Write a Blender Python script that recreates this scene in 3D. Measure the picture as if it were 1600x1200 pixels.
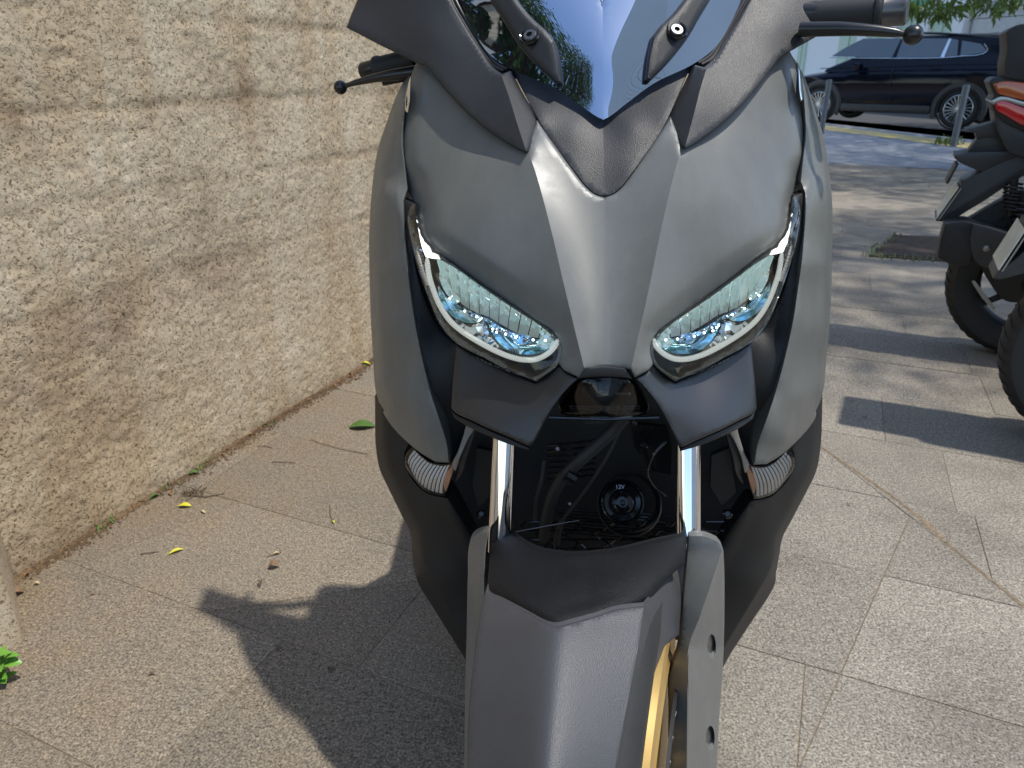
import bpy, bmesh, math, random
import numpy as np
from mathutils import Vector, Matrix
from mathutils.geometry import delaunay_2d_cdt
random.seed(7); RNG = np.random.default_rng(7)
scene = bpy.context.scene
for o in list(bpy.data.objects): bpy.data.objects.remove(o)
rad = math.radians

# ------------------------------------------------------------------ camera, sky, sun, exposure
F_PX, CAM_H = 1150.0, 1.10
PITCH = math.atan(495 / F_PX)
YAW = math.atan(145 / F_PX * math.cos(PITCH))
cam_data = bpy.data.cameras.new('camera'); cam = bpy.data.objects.new('camera', cam_data)
scene.collection.objects.link(cam); scene.camera = cam
cam.location = (0, 0, CAM_H); cam.rotation_euler = (math.pi/2 - PITCH, 0, YAW)
cam_data.sensor_width = 36.0; cam_data.lens = 36.0 * F_PX / 1600.0
cam_data.clip_start = 0.02; cam_data.clip_end = 500
cam_data.dof.use_dof = True; cam_data.dof.focus_distance = 0.86; cam_data.dof.aperture_fstop = 13.0

SUN_AZ = rad(101)      # towards the sun, measured from +Y to +X
SUN_EL = rad(67)
world = bpy.data.worlds.new('World'); scene.world = world; world.use_nodes = True
wn = world.node_tree.nodes; wl = world.node_tree.links
for n in list(wn): wn.remove(n)
w_out = wn.new('ShaderNodeOutputWorld'); w_bg = wn.new('ShaderNodeBackground'); w_sky = wn.new('ShaderNodeTexSky')
w_sky.sky_type = 'NISHITA'; w_sky.sun_disc = False
w_sky.sun_elevation = SUN_EL; w_sky.sun_rotation = SUN_AZ
w_sky.air_density = 1.0; w_sky.dust_density = 0.6; w_sky.ozone_density = 1.0
w_bg.inputs[1].default_value = 0.15
wl.new(w_sky.outputs[0], w_bg.inputs[0]); wl.new(w_bg.outputs[0], w_out.inputs[0])
sun_d = bpy.data.lights.new('sun', 'SUN'); sun = bpy.data.objects.new('sun', sun_d); scene.collection.objects.link(sun)
sun_d.energy = 2.3; sun_d.angle = rad(1.2); sun_d.color = (1.0, 0.95, 0.87)
sdir = Vector((math.sin(SUN_AZ)*math.cos(SUN_EL), math.cos(SUN_AZ)*math.cos(SUN_EL), math.sin(SUN_EL)))
sun.rotation_euler = sdir.to_track_quat('Z', 'Y').to_euler(); sun.location = (4, -7, 8)
scene.view_settings.view_transform = 'Standard'; scene.view_settings.look = 'None'
scene.view_settings.gamma = 1.0; scene.view_settings.exposure = 0.95
scene.view_settings.use_curve_mapping = False

# ------------------------------------------------------------------ helpers
C0 = np.array([0, 0, CAM_H])
_fh = np.array([-math.sin(YAW), math.cos(YAW), 0]); CR = np.array([math.cos(YAW), math.sin(YAW), 0])
CF = _fh*math.cos(PITCH) - np.array([0, 0, math.sin(PITCH)]); CU = _fh*math.sin(PITCH) + np.array([0, 0, math.cos(PITCH)])
def ray(px, py): return CF + CR*((px-800)/F_PX) + CU*((600-py)/F_PX)
def at_y(px, py, Y): d = ray(px, py); return C0 + d*(Y/d[1])
def ground(px, py): d = ray(px, py); return C0 + d*(-CAM_H/d[2])

def link(o, parent=None):
    scene.collection.objects.link(o)
    if parent is not None: o.parent = parent
    return o
def tag(o, label=None, cat=None, group=None, kind=None):
    for k, v in (('label', label), ('category', cat), ('group', group), ('kind', kind)):
        if v: o[k] = v
    return o
def empty(name, loc=(0, 0, 0), rot=(0, 0, 0), parent=None):
    o = bpy.data.objects.new(name, None); o.location = loc; o.rotation_euler = rot; o.empty_display_size = .1
    return link(o, parent)
def mk(name, verts, faces, mat, parent=None, smooth=True, angle=35, loc=None, recalc=False):
    me = bpy.data.meshes.new(name)
    me.from_pydata([tuple(map(float, v)) for v in verts], [], [tuple(f) for f in faces])
    me.validate()
    if recalc:
        bm = bmesh.new(); bm.from_mesh(me); bmesh.ops.recalc_face_normals(bm, faces=bm.faces); bm.to_mesh(me); bm.free()
    mats = mat if isinstance(mat, (list, tuple)) else [mat]
    for m in mats: me.materials.append(m)
    if smooth:
        me.shade_smooth(); me.set_sharp_from_angle(angle=rad(angle))
    o = bpy.data.objects.new(name, me)
    if loc is not None: o.location = loc
    return link(o, parent)
def merge(*parts):
    V, Fc = [], []
    for v, f in parts:
        n = len(V); V += list(v); Fc += [tuple(i+n for i in q) for q in f]
    return V, Fc
def box(x0, x1, y0, y1, z0, z1, b=0.0):
    bm = bmesh.new(); bmesh.ops.create_cube(bm, size=1)
    for v in bm.verts:
        v.co = Vector((x0+(v.co.x+.5)*(x1-x0), y0+(v.co.y+.5)*(y1-y0), z0+(v.co.z+.5)*(z1-z0)))
    if b: bmesh.ops.bevel(bm, geom=bm.edges[:], offset=b, segments=2, affect='EDGES', profile=.5)
    bm.verts.index_update()
    r = [tuple(v.co) for v in bm.verts], [tuple(v.index for v in f.verts) for f in bm.faces]; bm.free(); return r
def tube(path, rads, n=12, cap=True):
    P = [Vector(p) for p in path]
    if not hasattr(rads, '__len__'): rads = [rads]*len(P)
    V, Fc = [], []; up = None
    for i, p in enumerate(P):
        t = (P[min(i+1, len(P)-1)] - P[max(i-1, 0)]).normalized()
        if up is None: up = t.orthogonal().normalized()
        up = (up - t*up.dot(t)).normalized(); s = t.cross(up)
        for k in range(n):
            a = 2*math.pi*k/n; V.append(tuple(p + (up*math.cos(a)+s*math.sin(a))*rads[i]))
    for i in range(len(P)-1):
        for k in range(n):
            a, b = i*n+k, i*n+(k+1) % n; Fc.append((a, b, b+n, a+n))
    if cap: Fc.append(tuple(reversed(range(n)))); Fc.append(tuple(range((len(P)-1)*n, len(P)*n)))
    return V, Fc
def lathe(prof, c, axis, n=32, closed=False):
    """prof: (radius, along) pairs turned about axis through c"""
    ax = Vector(axis).normalized(); u = ax.orthogonal().normalized(); w = ax.cross(u); c = Vector(c)
    V, Fc = [], []
    for r, h in prof:
        for k in range(n):
            a = 2*math.pi*k/n; V.append(tuple(c + ax*h + (u*math.cos(a)+w*math.sin(a))*r))
    m = len(prof)
    for i in range(m if closed else m-1):
        j = (i+1) % m
        for k in range(n):
            k2 = (k+1) % n; Fc.append((i*n+k, i*n+k2, j*n+k2, j*n+k))
    return V, Fc
def ball(c, r, n=16, m=10, sc=(1, 1, 1)):
    c = Vector(c); V, Fc = [], []
    for i in range(m+1):
        t = math.pi*i/m
        for k in range(n):
            a = 2*math.pi*k/n; V.append((c.x+r*sc[0]*math.sin(t)*math.cos(a), c.y+r*sc[1]*math.sin(t)*math.sin(a), c.z+r*sc[2]*math.cos(t)))
    for i in range(m):
        for k in range(n):
            k2 = (k+1) % n; Fc.append((i*n+k, (i+1)*n+k, (i+1)*n+k2, i*n+k2))
    return V, Fc

# ------------------------------------------------------------------ materials
def new_mat(name):
    m = bpy.data.materials.new(name); m.use_nodes = True
    nt = m.node_tree; b = nt.nodes['Principled BSDF']; return m, nt, b
def N(nt, typ, **kw):
    n = nt.nodes.new(typ)
    for k, v in kw.items():
        if hasattr(n, k): setattr(n, k, v)
        else: n.inputs[k.replace('_', ' ')].default_value = v
    return n
def ramp(nt, stops):
    r = nt.nodes.new('ShaderNodeValToRGB'); e = r.color_ramp.elements
    while len(e) < len(stops): e.new(0.5)
    for i, (p, c) in enumerate(stops):
        e[i].position = p; e[i].color = (*c, 1) if len(c) == 3 else c
    return r
def plain(name, col, rough=.5, metal=0., spec=.5, grain=0., gscale=1500, coat=0., mottle=0., dust=0.):
    m, nt, b = new_mat(name); L = nt.links
    b.inputs['Base Color'].default_value = (*col, 1); b.inputs['Roughness'].default_value = rough
    b.inputs['Metallic'].default_value = metal; b.inputs['Specular IOR Level'].default_value = spec
    if coat: b.inputs['Coat Weight'].default_value = coat; b.inputs['Coat Roughness'].default_value = .05
    tc = N(nt, 'ShaderNodeTexCoord')
    if mottle or dust:
        n1 = N(nt, 'ShaderNodeTexNoise', Scale=14.0, Detail=6.0, Roughness=.65); L.new(tc.outputs['Object'], n1.inputs['Vector'])
        n2 = N(nt, 'ShaderNodeTexNoise', Scale=900.0, Detail=2.0); L.new(tc.outputs['Object'], n2.inputs['Vector'])
        r = ramp(nt, [(.3, tuple(c*(1-mottle) for c in col)), (.7, tuple(min(1, c*(1+mottle)) for c in col))])
        L.new(n1.outputs['Fac'], r.inputs['Fac'])
        if dust:
            rd = ramp(nt, [(.70, (0, 0, 0)), (.76, (dust, dust, dust))]); L.new(n2.outputs['Fac'], rd.inputs['Fac'])
            mx = N(nt, 'ShaderNodeMix', data_type='RGBA'); L.new(rd.outputs[0], mx.inputs[0]); L.new(r.outputs[0], mx.inputs[6])
            mx.inputs[7].default_value = (.35, .33, .30, 1); L.new(mx.outputs[2], b.inputs['Base Color'])
        else: L.new(r.outputs[0], b.inputs['Base Color'])
        rr = N(nt, 'ShaderNodeMapRange'); L.new(n1.outputs['Fac'], rr.inputs[0])
        rr.inputs[3].default_value = max(0.02, rough-.08); rr.inputs[4].default_value = min(1, rough+.08)
        L.new(rr.outputs[0], b.inputs['Roughness'])
    if grain:
        v = N(nt, 'ShaderNodeTexVoronoi', Scale=float(gscale)); L.new(tc.outputs['Object'], v.inputs['Vector'])
        bp = N(nt, 'ShaderNodeBump', Strength=grain, Distance=.0006); L.new(v.outputs['Distance'], bp.inputs['Height'])
        L.new(bp.outputs[0], b.inputs['Normal'])
    return m
def emit(name, col, strength, base=(.8, .8, .8), rough=.2):
    m, nt, b = new_mat(name)
    b.inputs['Base Color'].default_value = (*base, 1); b.inputs['Roughness'].default_value = rough
    b.inputs['Emission Color'].default_value = (*col, 1); b.inputs['Emission Strength'].default_value = strength
    return m
def glass(name, tint=(1, 1, 1), rough=.01, ior=1.5, boost=1.0):
    """thin clear pane: fresnel mix of mirror and see-through"""
    m, nt, b = new_mat(name); L = nt.links; nt.nodes.remove(b)
    t = N(nt, 'ShaderNodeBsdfTransparent'); t.inputs[0].default_value = (*tint, 1)
    g = N(nt, 'ShaderNodeBsdfGlossy'); g.inputs['Roughness'].default_value = rough
    fr = N(nt, 'ShaderNodeFresnel', IOR=ior); mm = N(nt, 'ShaderNodeMath', operation='MULTIPLY'); mm.inputs[1].default_value = boost
    mm.use_clamp = True
    mx = N(nt, 'ShaderNodeMixShader'); L.new(fr.outputs[0], mm.inputs[0]); L.new(mm.outputs[0], mx.inputs[0])
    L.new(t.outputs[0], mx.inputs[1]); L.new(g.outputs[0], mx.inputs[2])
    L.new(mx.outputs[0], nt.nodes['Material Output'].inputs[0]); return m

M = {}
M['grey'] = plain('matte_grey_paint', (.122, .124, .116), .42, 0, .5, grain=.03, gscale=2600, mottle=.05, dust=.03)
def add_film(m, amt=.10):
    nt = m.node_tree; L = nt.links; b = nt.nodes['Principled BSDF']; src = b.inputs['Base Color'].links[0].from_socket
    tc = N(nt, 'ShaderNodeTexCoord'); mp = N(nt, 'ShaderNodeMapping'); mp.inputs['Scale'].default_value = (30, 30, 6); L.new(tc.outputs['Object'], mp.inputs[0])
    n1 = N(nt, 'ShaderNodeTexNoise', Scale=1.0, Detail=8.0, Roughness=.7); L.new(mp.outputs[0], n1.inputs['Vector'])
    n2 = N(nt, 'ShaderNodeTexNoise', Scale=2600.0, Detail=1.0); L.new(tc.outputs['Object'], n2.inputs['Vector'])
    r = ramp(nt, [(.45, (0, 0, 0)), (.80, (amt, amt, amt))]); L.new(n1.outputs['Fac'], r.inputs[0])
    mx = N(nt, 'ShaderNodeMix', data_type='RGBA'); L.new(r.outputs[0], mx.inputs[0]); L.new(src, mx.inputs[6]); mx.inputs[7].default_value = (.36, .34, .30, 1)
    fl = ramp(nt, [(.35, (.86, .86, .86)), (.65, (1.14, 1.14, 1.14))]); L.new(n2.outputs['Fac'], fl.inputs[0])
    m2 = N(nt, 'ShaderNodeMix', data_type='RGBA', blend_type='MULTIPLY'); m2.inputs[0].default_value = 1; L.new(mx.outputs[2], m2.inputs[6]); L.new(fl.outputs[0], m2.inputs[7]); L.new(m2.outputs[2], b.inputs['Base Color'])
    n3 = N(nt, 'ShaderNodeTexNoise', Scale=45.0, Detail=6.0, Roughness=.7); L.new(tc.outputs['Object'], n3.inputs['Vector'])
    mr = N(nt, 'ShaderNodeMapRange'); L.new(n3.outputs['Fac'], mr.inputs[0]); r0 = b.inputs['Roughness'].default_value; mr.inputs[3].default_value = .28; mr.inputs[4].default_value = .50; L.new(mr.outputs[0], b.inputs['Roughness'])
add_film(M['grey'])
M['plastic'] = plain('grained_black_plastic', (.013, .013, .014), .46, 0, .52, grain=.40, gscale=950, mottle=.12, dust=.05)
M['plastic_grey'] = plain('grained_dark_grey_plastic', (.050, .050, .054), .50, 0, .6, grain=.45, gscale=900, mottle=.10, dust=.08)
M['plastic_low'] = plain('weathered_black_plastic', (.013, .013, .013), .55, 0, .35, grain=.25, gscale=1300, mottle=.2)
M['saddle'] = plain('grained_saddle_plastic', (.007, .007, .008), .55, 0, .25, grain=.8, gscale=850, mottle=.2, dust=.06)  # black plastic, made darker still to stand for shade from the fairing
M['satin_black'] = plain('satin_black_cowl', (.014, .015, .018), .42, 0, .65, grain=.06, gscale=2200, mottle=.1, dust=.03)
M['dark'] = plain('dull_black_plastic', (.010, .010, .011), .6, mottle=.25)  # even near-black for inner parts, seals and seams
M['dark_gloss'] = plain('gloss_black', (.008, .008, .009), .12)
M['rubber'] = plain('black_rubber', (.018, .018, .018), .62, mottle=.2)
M['tyre'] = plain('tyre_rubber', (.022, .022, .022), .7, mottle=.25, grain=.2, gscale=500)
M['chrome'] = plain('chrome', (.86, .86, .87), .06, 1.0)
M['mirror'] = plain('lamp_reflector_chrome', (.82, .88, .95), .10, 1.0)
M['mirror_blue'] = plain('blue_tinted_reflector', (.66, .85, .90), .12, 1.0)
M['smoke_metal'] = plain('smoked_bezel', (.15, .145, .14), .24, .85)
M['steel'] = plain('brushed_steel_bolt', (.30, .30, .31), .38, 1.0)
M['gold'] = plain('gold_wheel_paint', (.55, .36, .12), .35, .55, mottle=.1)
M['black_metal'] = plain('black_lever', (.016, .016, .016), .28, .2, .6)
M['lever_steel'] = plain('dark_grey_lever', (.10, .10, .10), .3, .6, .6)
M['lens'] = glass('clear_lamp_lens', (.97, .98, .99), .01, 1.5)
M['smoke_lens'] = glass('smoked_lamp_lens', (.55, .56, .58), .02, 1.5)
M['led'] = emit('lit_led', (.88, 1.0, .98), 4.0)
M['drl'] = emit('lit_light_guide', (.94, 1.0, .95), .16, (.46, .47, .44), .15)
M['brow'] = emit('lit_position_light', (1.0, .99, .90), 1.1, (.9, .9, .9), .1)
M['fin'] = emit('glowing_reflector_fin', (.78, 1.0, .95), .10, (.50, .60, .60), .12)  # reflectors given a faint glow in place of LED light bouncing off them
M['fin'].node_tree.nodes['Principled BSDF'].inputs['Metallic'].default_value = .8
M['clear_plastic'] = plain('clear_plastic_arm', (.22, .20, .18), .12, 0, .8)
M['amber_in'] = plain('amber_bulb_reflector', (.72, .40, .25), .25, .4)
M['rib_lens'] = plain('ribbed_clear_lens', (.95, .90, .86), .22, .15)

# screen: smoked polycarbonate; blue-tinted mirror mix painted in to deepen the reflected sky
def screen_mat():
    m, nt, b = new_mat('sky_tinted_smoke_screen'); L = nt.links
    b.inputs['Base Color'].default_value = (.010, .011, .014, 1); b.inputs['Roughness'].default_value = .03
    tc = N(nt, 'ShaderNodeTexCoord'); w = N(nt, 'ShaderNodeTexNoise', Scale=18.0, Detail=2.0)
    L.new(tc.outputs['Object'], w.inputs['Vector'])
    bp = N(nt, 'ShaderNodeBump', Strength=.03, Distance=.002); L.new(w.outputs['Fac'], bp.inputs['Height']); L.new(bp.outputs[0], b.inputs['Normal'])
    g = N(nt, 'ShaderNodeBsdfGlossy'); g.inputs['Roughness'].default_value = .012; g.inputs[0].default_value = (.72, .84, 1, 1); L.new(bp.outputs[0], g.inputs['Normal'])
    fr = N(nt, 'ShaderNodeLayerWeight', Blend=.4); mr = N(nt, 'ShaderNodeMapRange'); L.new(fr.outputs['Facing'], mr.inputs[0]); mr.inputs[3].default_value = .46; mr.inputs[4].default_value = .92
    mx = N(nt, 'ShaderNodeMixShader'); L.new(mr.outputs[0], mx.inputs[0]); L.new(b.outputs[0], mx.inputs[1]); L.new(g.outputs[0], mx.inputs[2])
    L.new(mx.outputs[0], nt.nodes['Material Output'].inputs[0]); return m
M['screen'] = screen_mat()

# ------------------------------------------------------------------ SETTING: pavement
WD = np.array([math.sin(rad(16.3)), math.cos(rad(16.3))]); WN = np.array([WD[1], -WD[0]]); W0 = np.array([-1.163, 1.784])
def granite(name, warm, scale=1.0):
    m, nt, b = new_mat(name); L = nt.links
    tc = N(nt, 'ShaderNodeTexCoord'); oi = N(nt, 'ShaderNodeObjectInfo')
    sp = N(nt, 'ShaderNodeTexNoise', Scale=210.0*scale, Detail=4.0, Roughness=.75); L.new(tc.outputs['Object'], sp.inputs['Vector'])
    r1 = ramp(nt, [(.33, (.055, .050, .042)), (.45, (.215, .20, .17)), (.55, (.35, .325, .28)), (.68, (.56, .52, .45))]); L.new(sp.outputs['Fac'], r1.inputs[0])
    mid = N(nt, 'ShaderNodeTexNoise', Scale=75.0*scale, Detail=4.0, Roughness=.6); L.new(tc.outputs['Object'], mid.inputs['Vector'])
    big = N(nt, 'ShaderNodeTexNoise', Scale=3.2, Detail=7.0, Roughness=.62); L.new(tc.outputs['Object'], big.inputs['Vector'])
    # brown dirt, heavier towards the wall on the left
    sx = N(nt, 'ShaderNodeSeparateXYZ'); L.new(tc.outputs['Object'], sx.inputs[0])
    gx = N(nt, 'ShaderNodeMapRange'); L.new(sx.outputs[0], gx.inputs[0])
    gx.inputs[1].default_value = .35; gx.inputs[2].default_value = -1.3; gx.inputs[3].default_value = .22; gx.inputs[4].default_value = 1.0
    rb = ramp(nt, [(.34, (.45, .45, .45)), (.60, (1, 1, 1))]); L.new(big.outputs['Fac'], rb.inputs[0])
    mu = N(nt, 'ShaderNodeMath', operation='MULTIPLY'); L.new(gx.outputs[0], mu.inputs[0]); L.new(rb.outputs[0], mu.inputs[1])
    mx = N(nt, 'ShaderNodeMix', data_type='RGBA', blend_type='MULTIPLY'); L.new(mu.outputs[0], mx.inputs[0]); L.new(r1.outputs[0], mx.inputs[6])
    mx.inputs[7].default_value = (*warm, 1)
    rm = ramp(nt, [(.30, (.72, .72, .72)), (.70, (1.16, 1.15, 1.13))]); L.new(mid.outputs['Fac'], rm.inputs[0])
    m2 = N(nt, 'ShaderNodeMix', data_type='RGBA', blend_type='MULTIPLY'); m2.inputs[0].default_value = 1; L.new(mx.outputs[2], m2.inputs[6]); L.new(rm.outputs[0], m2.inputs[7])
    rs = ramp(nt, [(.33, (.70, .68, .65)), (.50, (.95, .94, .93)), (.68, (1.10, 1.09, 1.08))]); L.new(big.outputs['Fac'], rs.inputs[0])
    m3 = N(nt, 'ShaderNodeMix', data_type='RGBA', blend_type='MULTIPLY'); m3.inputs[0].default_value = 1; L.new(m2.outputs[2], m3.inputs[6]); L.new(rs.outputs[0], m3.inputs[7])
    mr = N(nt, 'ShaderNodeMapRange'); L.new(oi.outputs['Random'], mr.inputs[0]); mr.inputs[3].default_value = .84; mr.inputs[4].default_value = 1.08
    m4 = N(nt, 'ShaderNodeVectorMath', operation='SCALE'); L.new(m3.outputs[2], m4.inputs[0]); L.new(mr.outputs[0], m4.inputs['Scale'])
    vs_ = N(nt, 'ShaderNodeTexVoronoi', Scale=7.0, Randomness=1.0); L.new(tc.outputs['Object'], vs_.inputs['Vector'])
    nd = N(nt, 'ShaderNodeMath', operation='MULTIPLY_ADD'); nd.inputs[1].default_value = .10; L.new(mid.outputs['Fac'], nd.inputs[0]); L.new(vs_.outputs['Distance'], nd.inputs[2])
    rsp = ramp(nt, [(.085, (.50, .48, .45)), (.125, (1, 1, 1))]); L.new(nd.outputs[0], rsp.inputs[0])
    m5 = N(nt, 'ShaderNodeMix', data_type='RGBA', blend_type='MULTIPLY'); m5.inputs[0].default_value = .9; L.new(m4.outputs[0], m5.inputs[6]); L.new(rsp.outputs[0], m5.inputs[7])
    L.new(m5.outputs[2], b.inputs['Base Color']); b.inputs['Roughness'].default_value = .8; b.inputs['Specular IOR Level'].default_value = .3
    ad = N(nt, 'ShaderNodeMath', operation='ADD'); L.new(sp.outputs['Fac'], ad.inputs[0]); L.new(mid.outputs['Fac'], ad.inputs[1])
    bp = N(nt, 'ShaderNodeBump', Strength=.55, Distance=.0025); L.new(ad.outputs[0], bp.inputs['Height']); L.new(bp.outputs[0], b.inputs['Normal'])
    return m
M['granite'] = granite('speckled_granite', (.62, .50, .36))
def dirt_mat(name, c1, c2, sc=60.):
    m, nt, b = new_mat(name); L = nt.links
    tc = N(nt, 'ShaderNodeTexCoord'); n1 = N(nt, 'ShaderNodeTexNoise', Scale=sc, Detail=6.0, Roughness=.7); L.new(tc.outputs['Object'], n1.inputs['Vector'])
    r = ramp(nt, [(.35, c1), (.65, c2)]); L.new(n1.outputs['Fac'], r.inputs[0]); L.new(r.outputs[0], b.inputs['Base Color'])
    b.inputs['Roughness'].default_value = .9; b.inputs['Specular IOR Level'].default_value = .2
    bp = N(nt, 'ShaderNodeBump', Strength=.6, Distance=.004); L.new(n1.outputs['Fac'], bp.inputs['Height']); L.new(bp.outputs[0], b.inputs['Normal'])
    return m
M['joint'] = dirt_mat('sandy_joint_dirt', (.13, .10, .068), (.28, .22, .15), 90.)
M['asphalt'] = dirt_mat('skylit_grey_pavement', (.20, .215, .245), (.31, .325, .36), 30.)  # blue cast of sky-lit tree shade put into the base colour
M['road'] = dirt_mat('road_asphalt', (.045, .045, .047), (.075, .075, .075), 25.)
M['yellow'] = dirt_mat('worn_yellow_paint', (.36, .33, .28), (.78, .58, .16), 5.)
M['kerb'] = dirt_mat('kerb_stone', (.34, .33, .31), (.46, .45, .42), 12.)
M['soil'] = dirt_mat('brown_iron_cover', (.055, .042, .034), (.10, .075, .060), 40.)
M['dirtclod'] = dirt_mat('brown_dirt', (.065, .042, .026), (.19, .125, .07), 120.)

def sheet(name, pts, z, mat, parent=None, kind='structure'):
    n = len(pts); A = sum(pts[i-1][0]*pts[i][1]-pts[i][0]*pts[i-1][1] for i in range(n))
    o = mk(name, [(p[0], p[1], z) for p in (pts if A > 0 else pts[::-1])], [tuple(range(n))], mat, parent, smooth=False)
    if kind and parent is None: o['kind'] = kind
    return o
sheet('ground', [(-250, -150), (250, -150), (250, 350), (-250, 350)], -.16, M['road'])
SD = np.array([-.326, .945]); SN = np.array([.945, .326])            # street direction, and its normal away from the camera
K0 = np.array([5.467, 15.25])
kb = lambda a, d: K0 + SD*a + SN*d
# pavement body with real kerb edge
def slab_prism(pts, z0, z1):
    n = len(pts); V = [(p[0], p[1], z0) for p in pts] + [(p[0], p[1], z1) for p in pts]
    Fc = [tuple(range(n, 2*n))] + [(i, (i+1) % n, n+(i+1) % n, n+i) for i in range(n)]
    return V, Fc
pave_pts = [(-9, -9), (9, -9), tuple(kb(-24, -.15)), tuple(kb(18, -.15)), (-9, 34)]
pavement = mk('pavement', *slab_prism(pave_pts, -.16, -.0018), M['joint'], smooth=False); pavement['kind'] = 'structure'
_rb = np.array([-.819, 1.202])+WD*.375*25; _rd = np.array([math.sin(rad(107.5)), math.cos(rad(107.5))])
far_pts = [tuple(_rb-_rd*3.0), tuple(_rb+_rd*8.5), tuple(kb(-9, -.15)), tuple(kb(18, -.15))]
sheet('footpath', far_pts, .0006, M['asphalt'])
kerb = mk('kerb', *merge(*[slab_prism([tuple(kb(a, -.145)), tuple(kb(a, .0)), tuple(kb(a+.97, .0)), tuple(kb(a+.97, -.145))], -.16, .002) for a in np.arange(-12, 14, 1.0)]), M['kerb'], smooth=False, recalc=True); kerb['kind'] = 'structure'
sheet('road_marking', [tuple(kb(-9, .25)), tuple(kb(14, .25)), tuple(kb(14, .80)), tuple(kb(-9, .80))], -.152, M['yellow'])
sheet('painted_strip', [tuple(kb(-9, -1.15)), tuple(kb(14, -1.15)), tuple(kb(14, -.45)), tuple(kb(-9, -.45))], .0050, M['yellow'])

def split(polys, p, d, cond=lambda c: True):
    out = []; nrm = np.array([-d[1], d[0]])
    for P in polys:
        c = np.mean(P, axis=0); s = [(q-p) @ nrm for q in P]
        if min(s) > -.02 or max(s) < .02 or not cond(c): out.append(P); continue
        A, B = [], []
        for i in range(len(P)):
            j = (i+1) % len(P)
            (A if s[i] >= 0 else B).append(P[i])
            if s[i]*s[j] < 0:
                x = P[i] + (P[j]-P[i])*(s[i]/(s[i]-s[j])); A.append(x); B.append(x)
        out += [A, B]
    return out
RD = np.array([math.sin(rad(107.5)), math.cos(rad(107.5))]); RP = np.array([-RD[1], RD[0]])
def rows_polys():
    polys = []
    for k in range(-3, 25):
        p0 = np.array([-.819, 1.202]) + WD*.375*k; p1 = p0 + WD*.375
        a0, a1 = (-1.2, 11) if k > 4 else (-.75, 4)
        # clip at wall face
        def wall_hit(p): return p + RD*(((W0-p) @ WN)/(RD @ WN) + .004)
        polys.append([wall_hit(p0), p0+RD*a1, p1+RD*a1, wall_hit(p1)])
    return polys
def inset(P, w):
    n = len(P); A = sum(P[i][0]*P[(i+1) % n][1]-P[(i+1) % n][0]*P[i][1] for i in range(n))
    if A < 0: P = P[::-1]
    lines = []
    for i in range(n):
        a, b = P[i], P[(i+1) % n]; d = (b-a)/max(1e-9, np.linalg.norm(b-a)); nn = np.array([-d[1], d[0]]); lines.append((a+nn*w, d))
    out = []
    for i in range(n):
        (p, d), (q, e) = lines[i-1], lines[i]; det = d[0]*(-e[1])+e[0]*d[1]
        if abs(det) < 1e-6: out.append(q); continue
        r = q-p; t = (r[0]*(-e[1])+e[0]*r[1])/det; out.append(p+d*t)
    return out
def build_slabs():
    polys = rows_polys(); nd = lambda a, b: (np.array(b)-np.array(a))/np.linalg.norm(np.array(b)-np.array(a))
    polys = split(polys, np.array([.739, 2.125]), nd((.982, 1.434), (.739, 2.125)), lambda c: c[1] < 4.2)
    polys = split(polys, np.array([.509, 1.163]), nd((.400, .961), (.845, 1.732)), lambda c: -.4 < c[0] < 1.2 and c[1] < 2.1)
    polys = split(polys, np.array([-.819, 1.202]), nd((-.819, 1.202), (-.431, 1.344)), lambda c: c[0] < .3 and .92 < c @ WD < 1.30)
    polys = split(polys, np.array([-1.273, 1.237]), nd((-1.273, 1.237), (-1.193, 1.333)), lambda c: c[0] < -.4 and .9 < c @ WD < 1.30)
    r = random.Random(3)
    for k in range(-3, 25):
        t0 = .924+.375*k; o = r.uniform(0, .8)
        for j in range(0, 14):
            p = np.array([-.819, 1.202]) + WD*.375*k + RD*(-.9+o+j*.82)
            polys = split(polys, p, WD, lambda c: t0 < c @ WD < t0+.375 and not (c[0] > .05 and c[1] < 2.0 and c[0] < 1.5) and not (c[0] < -.2 and .9 < c @ WD < 1.3))
    for P in polys:
        c = np.mean(P, axis=0)
        xs = [q[0]-.62*max(q[1], .3) for q in P]
        if min(xs) > 1.0 or max(q[1] for q in P) < -.2: continue
        n0 = len(P); a = inset(P, .0012); b = inset(P, .0024)
        area = abs(sum(P[i][0]*P[(i+1) % n0][1]-P[(i+1) % n0][0]*P[i][1] for i in range(n0)))/2
        if area < .004: continue
        n = len(a); dz = r.uniform(-.0008, .0008)
        V = [(q[0], q[1], -.02) for q in a]+[(q[0], q[1], -.0008+dz) for q in a]+[(q[0], q[1], dz) for q in b]
        Fc = [tuple(range(2*n, 3*n))]+[(i, (i+1) % n, n+(i+1) % n, n+i) for i in range(n)]+[(n+i, n+(i+1) % n, 2*n+(i+1) % n, 2*n+i) for i in range(n)]
        mk('paving_slab', V, Fc, M['granite'], pavement, smooth=False)
build_slabs()
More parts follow.
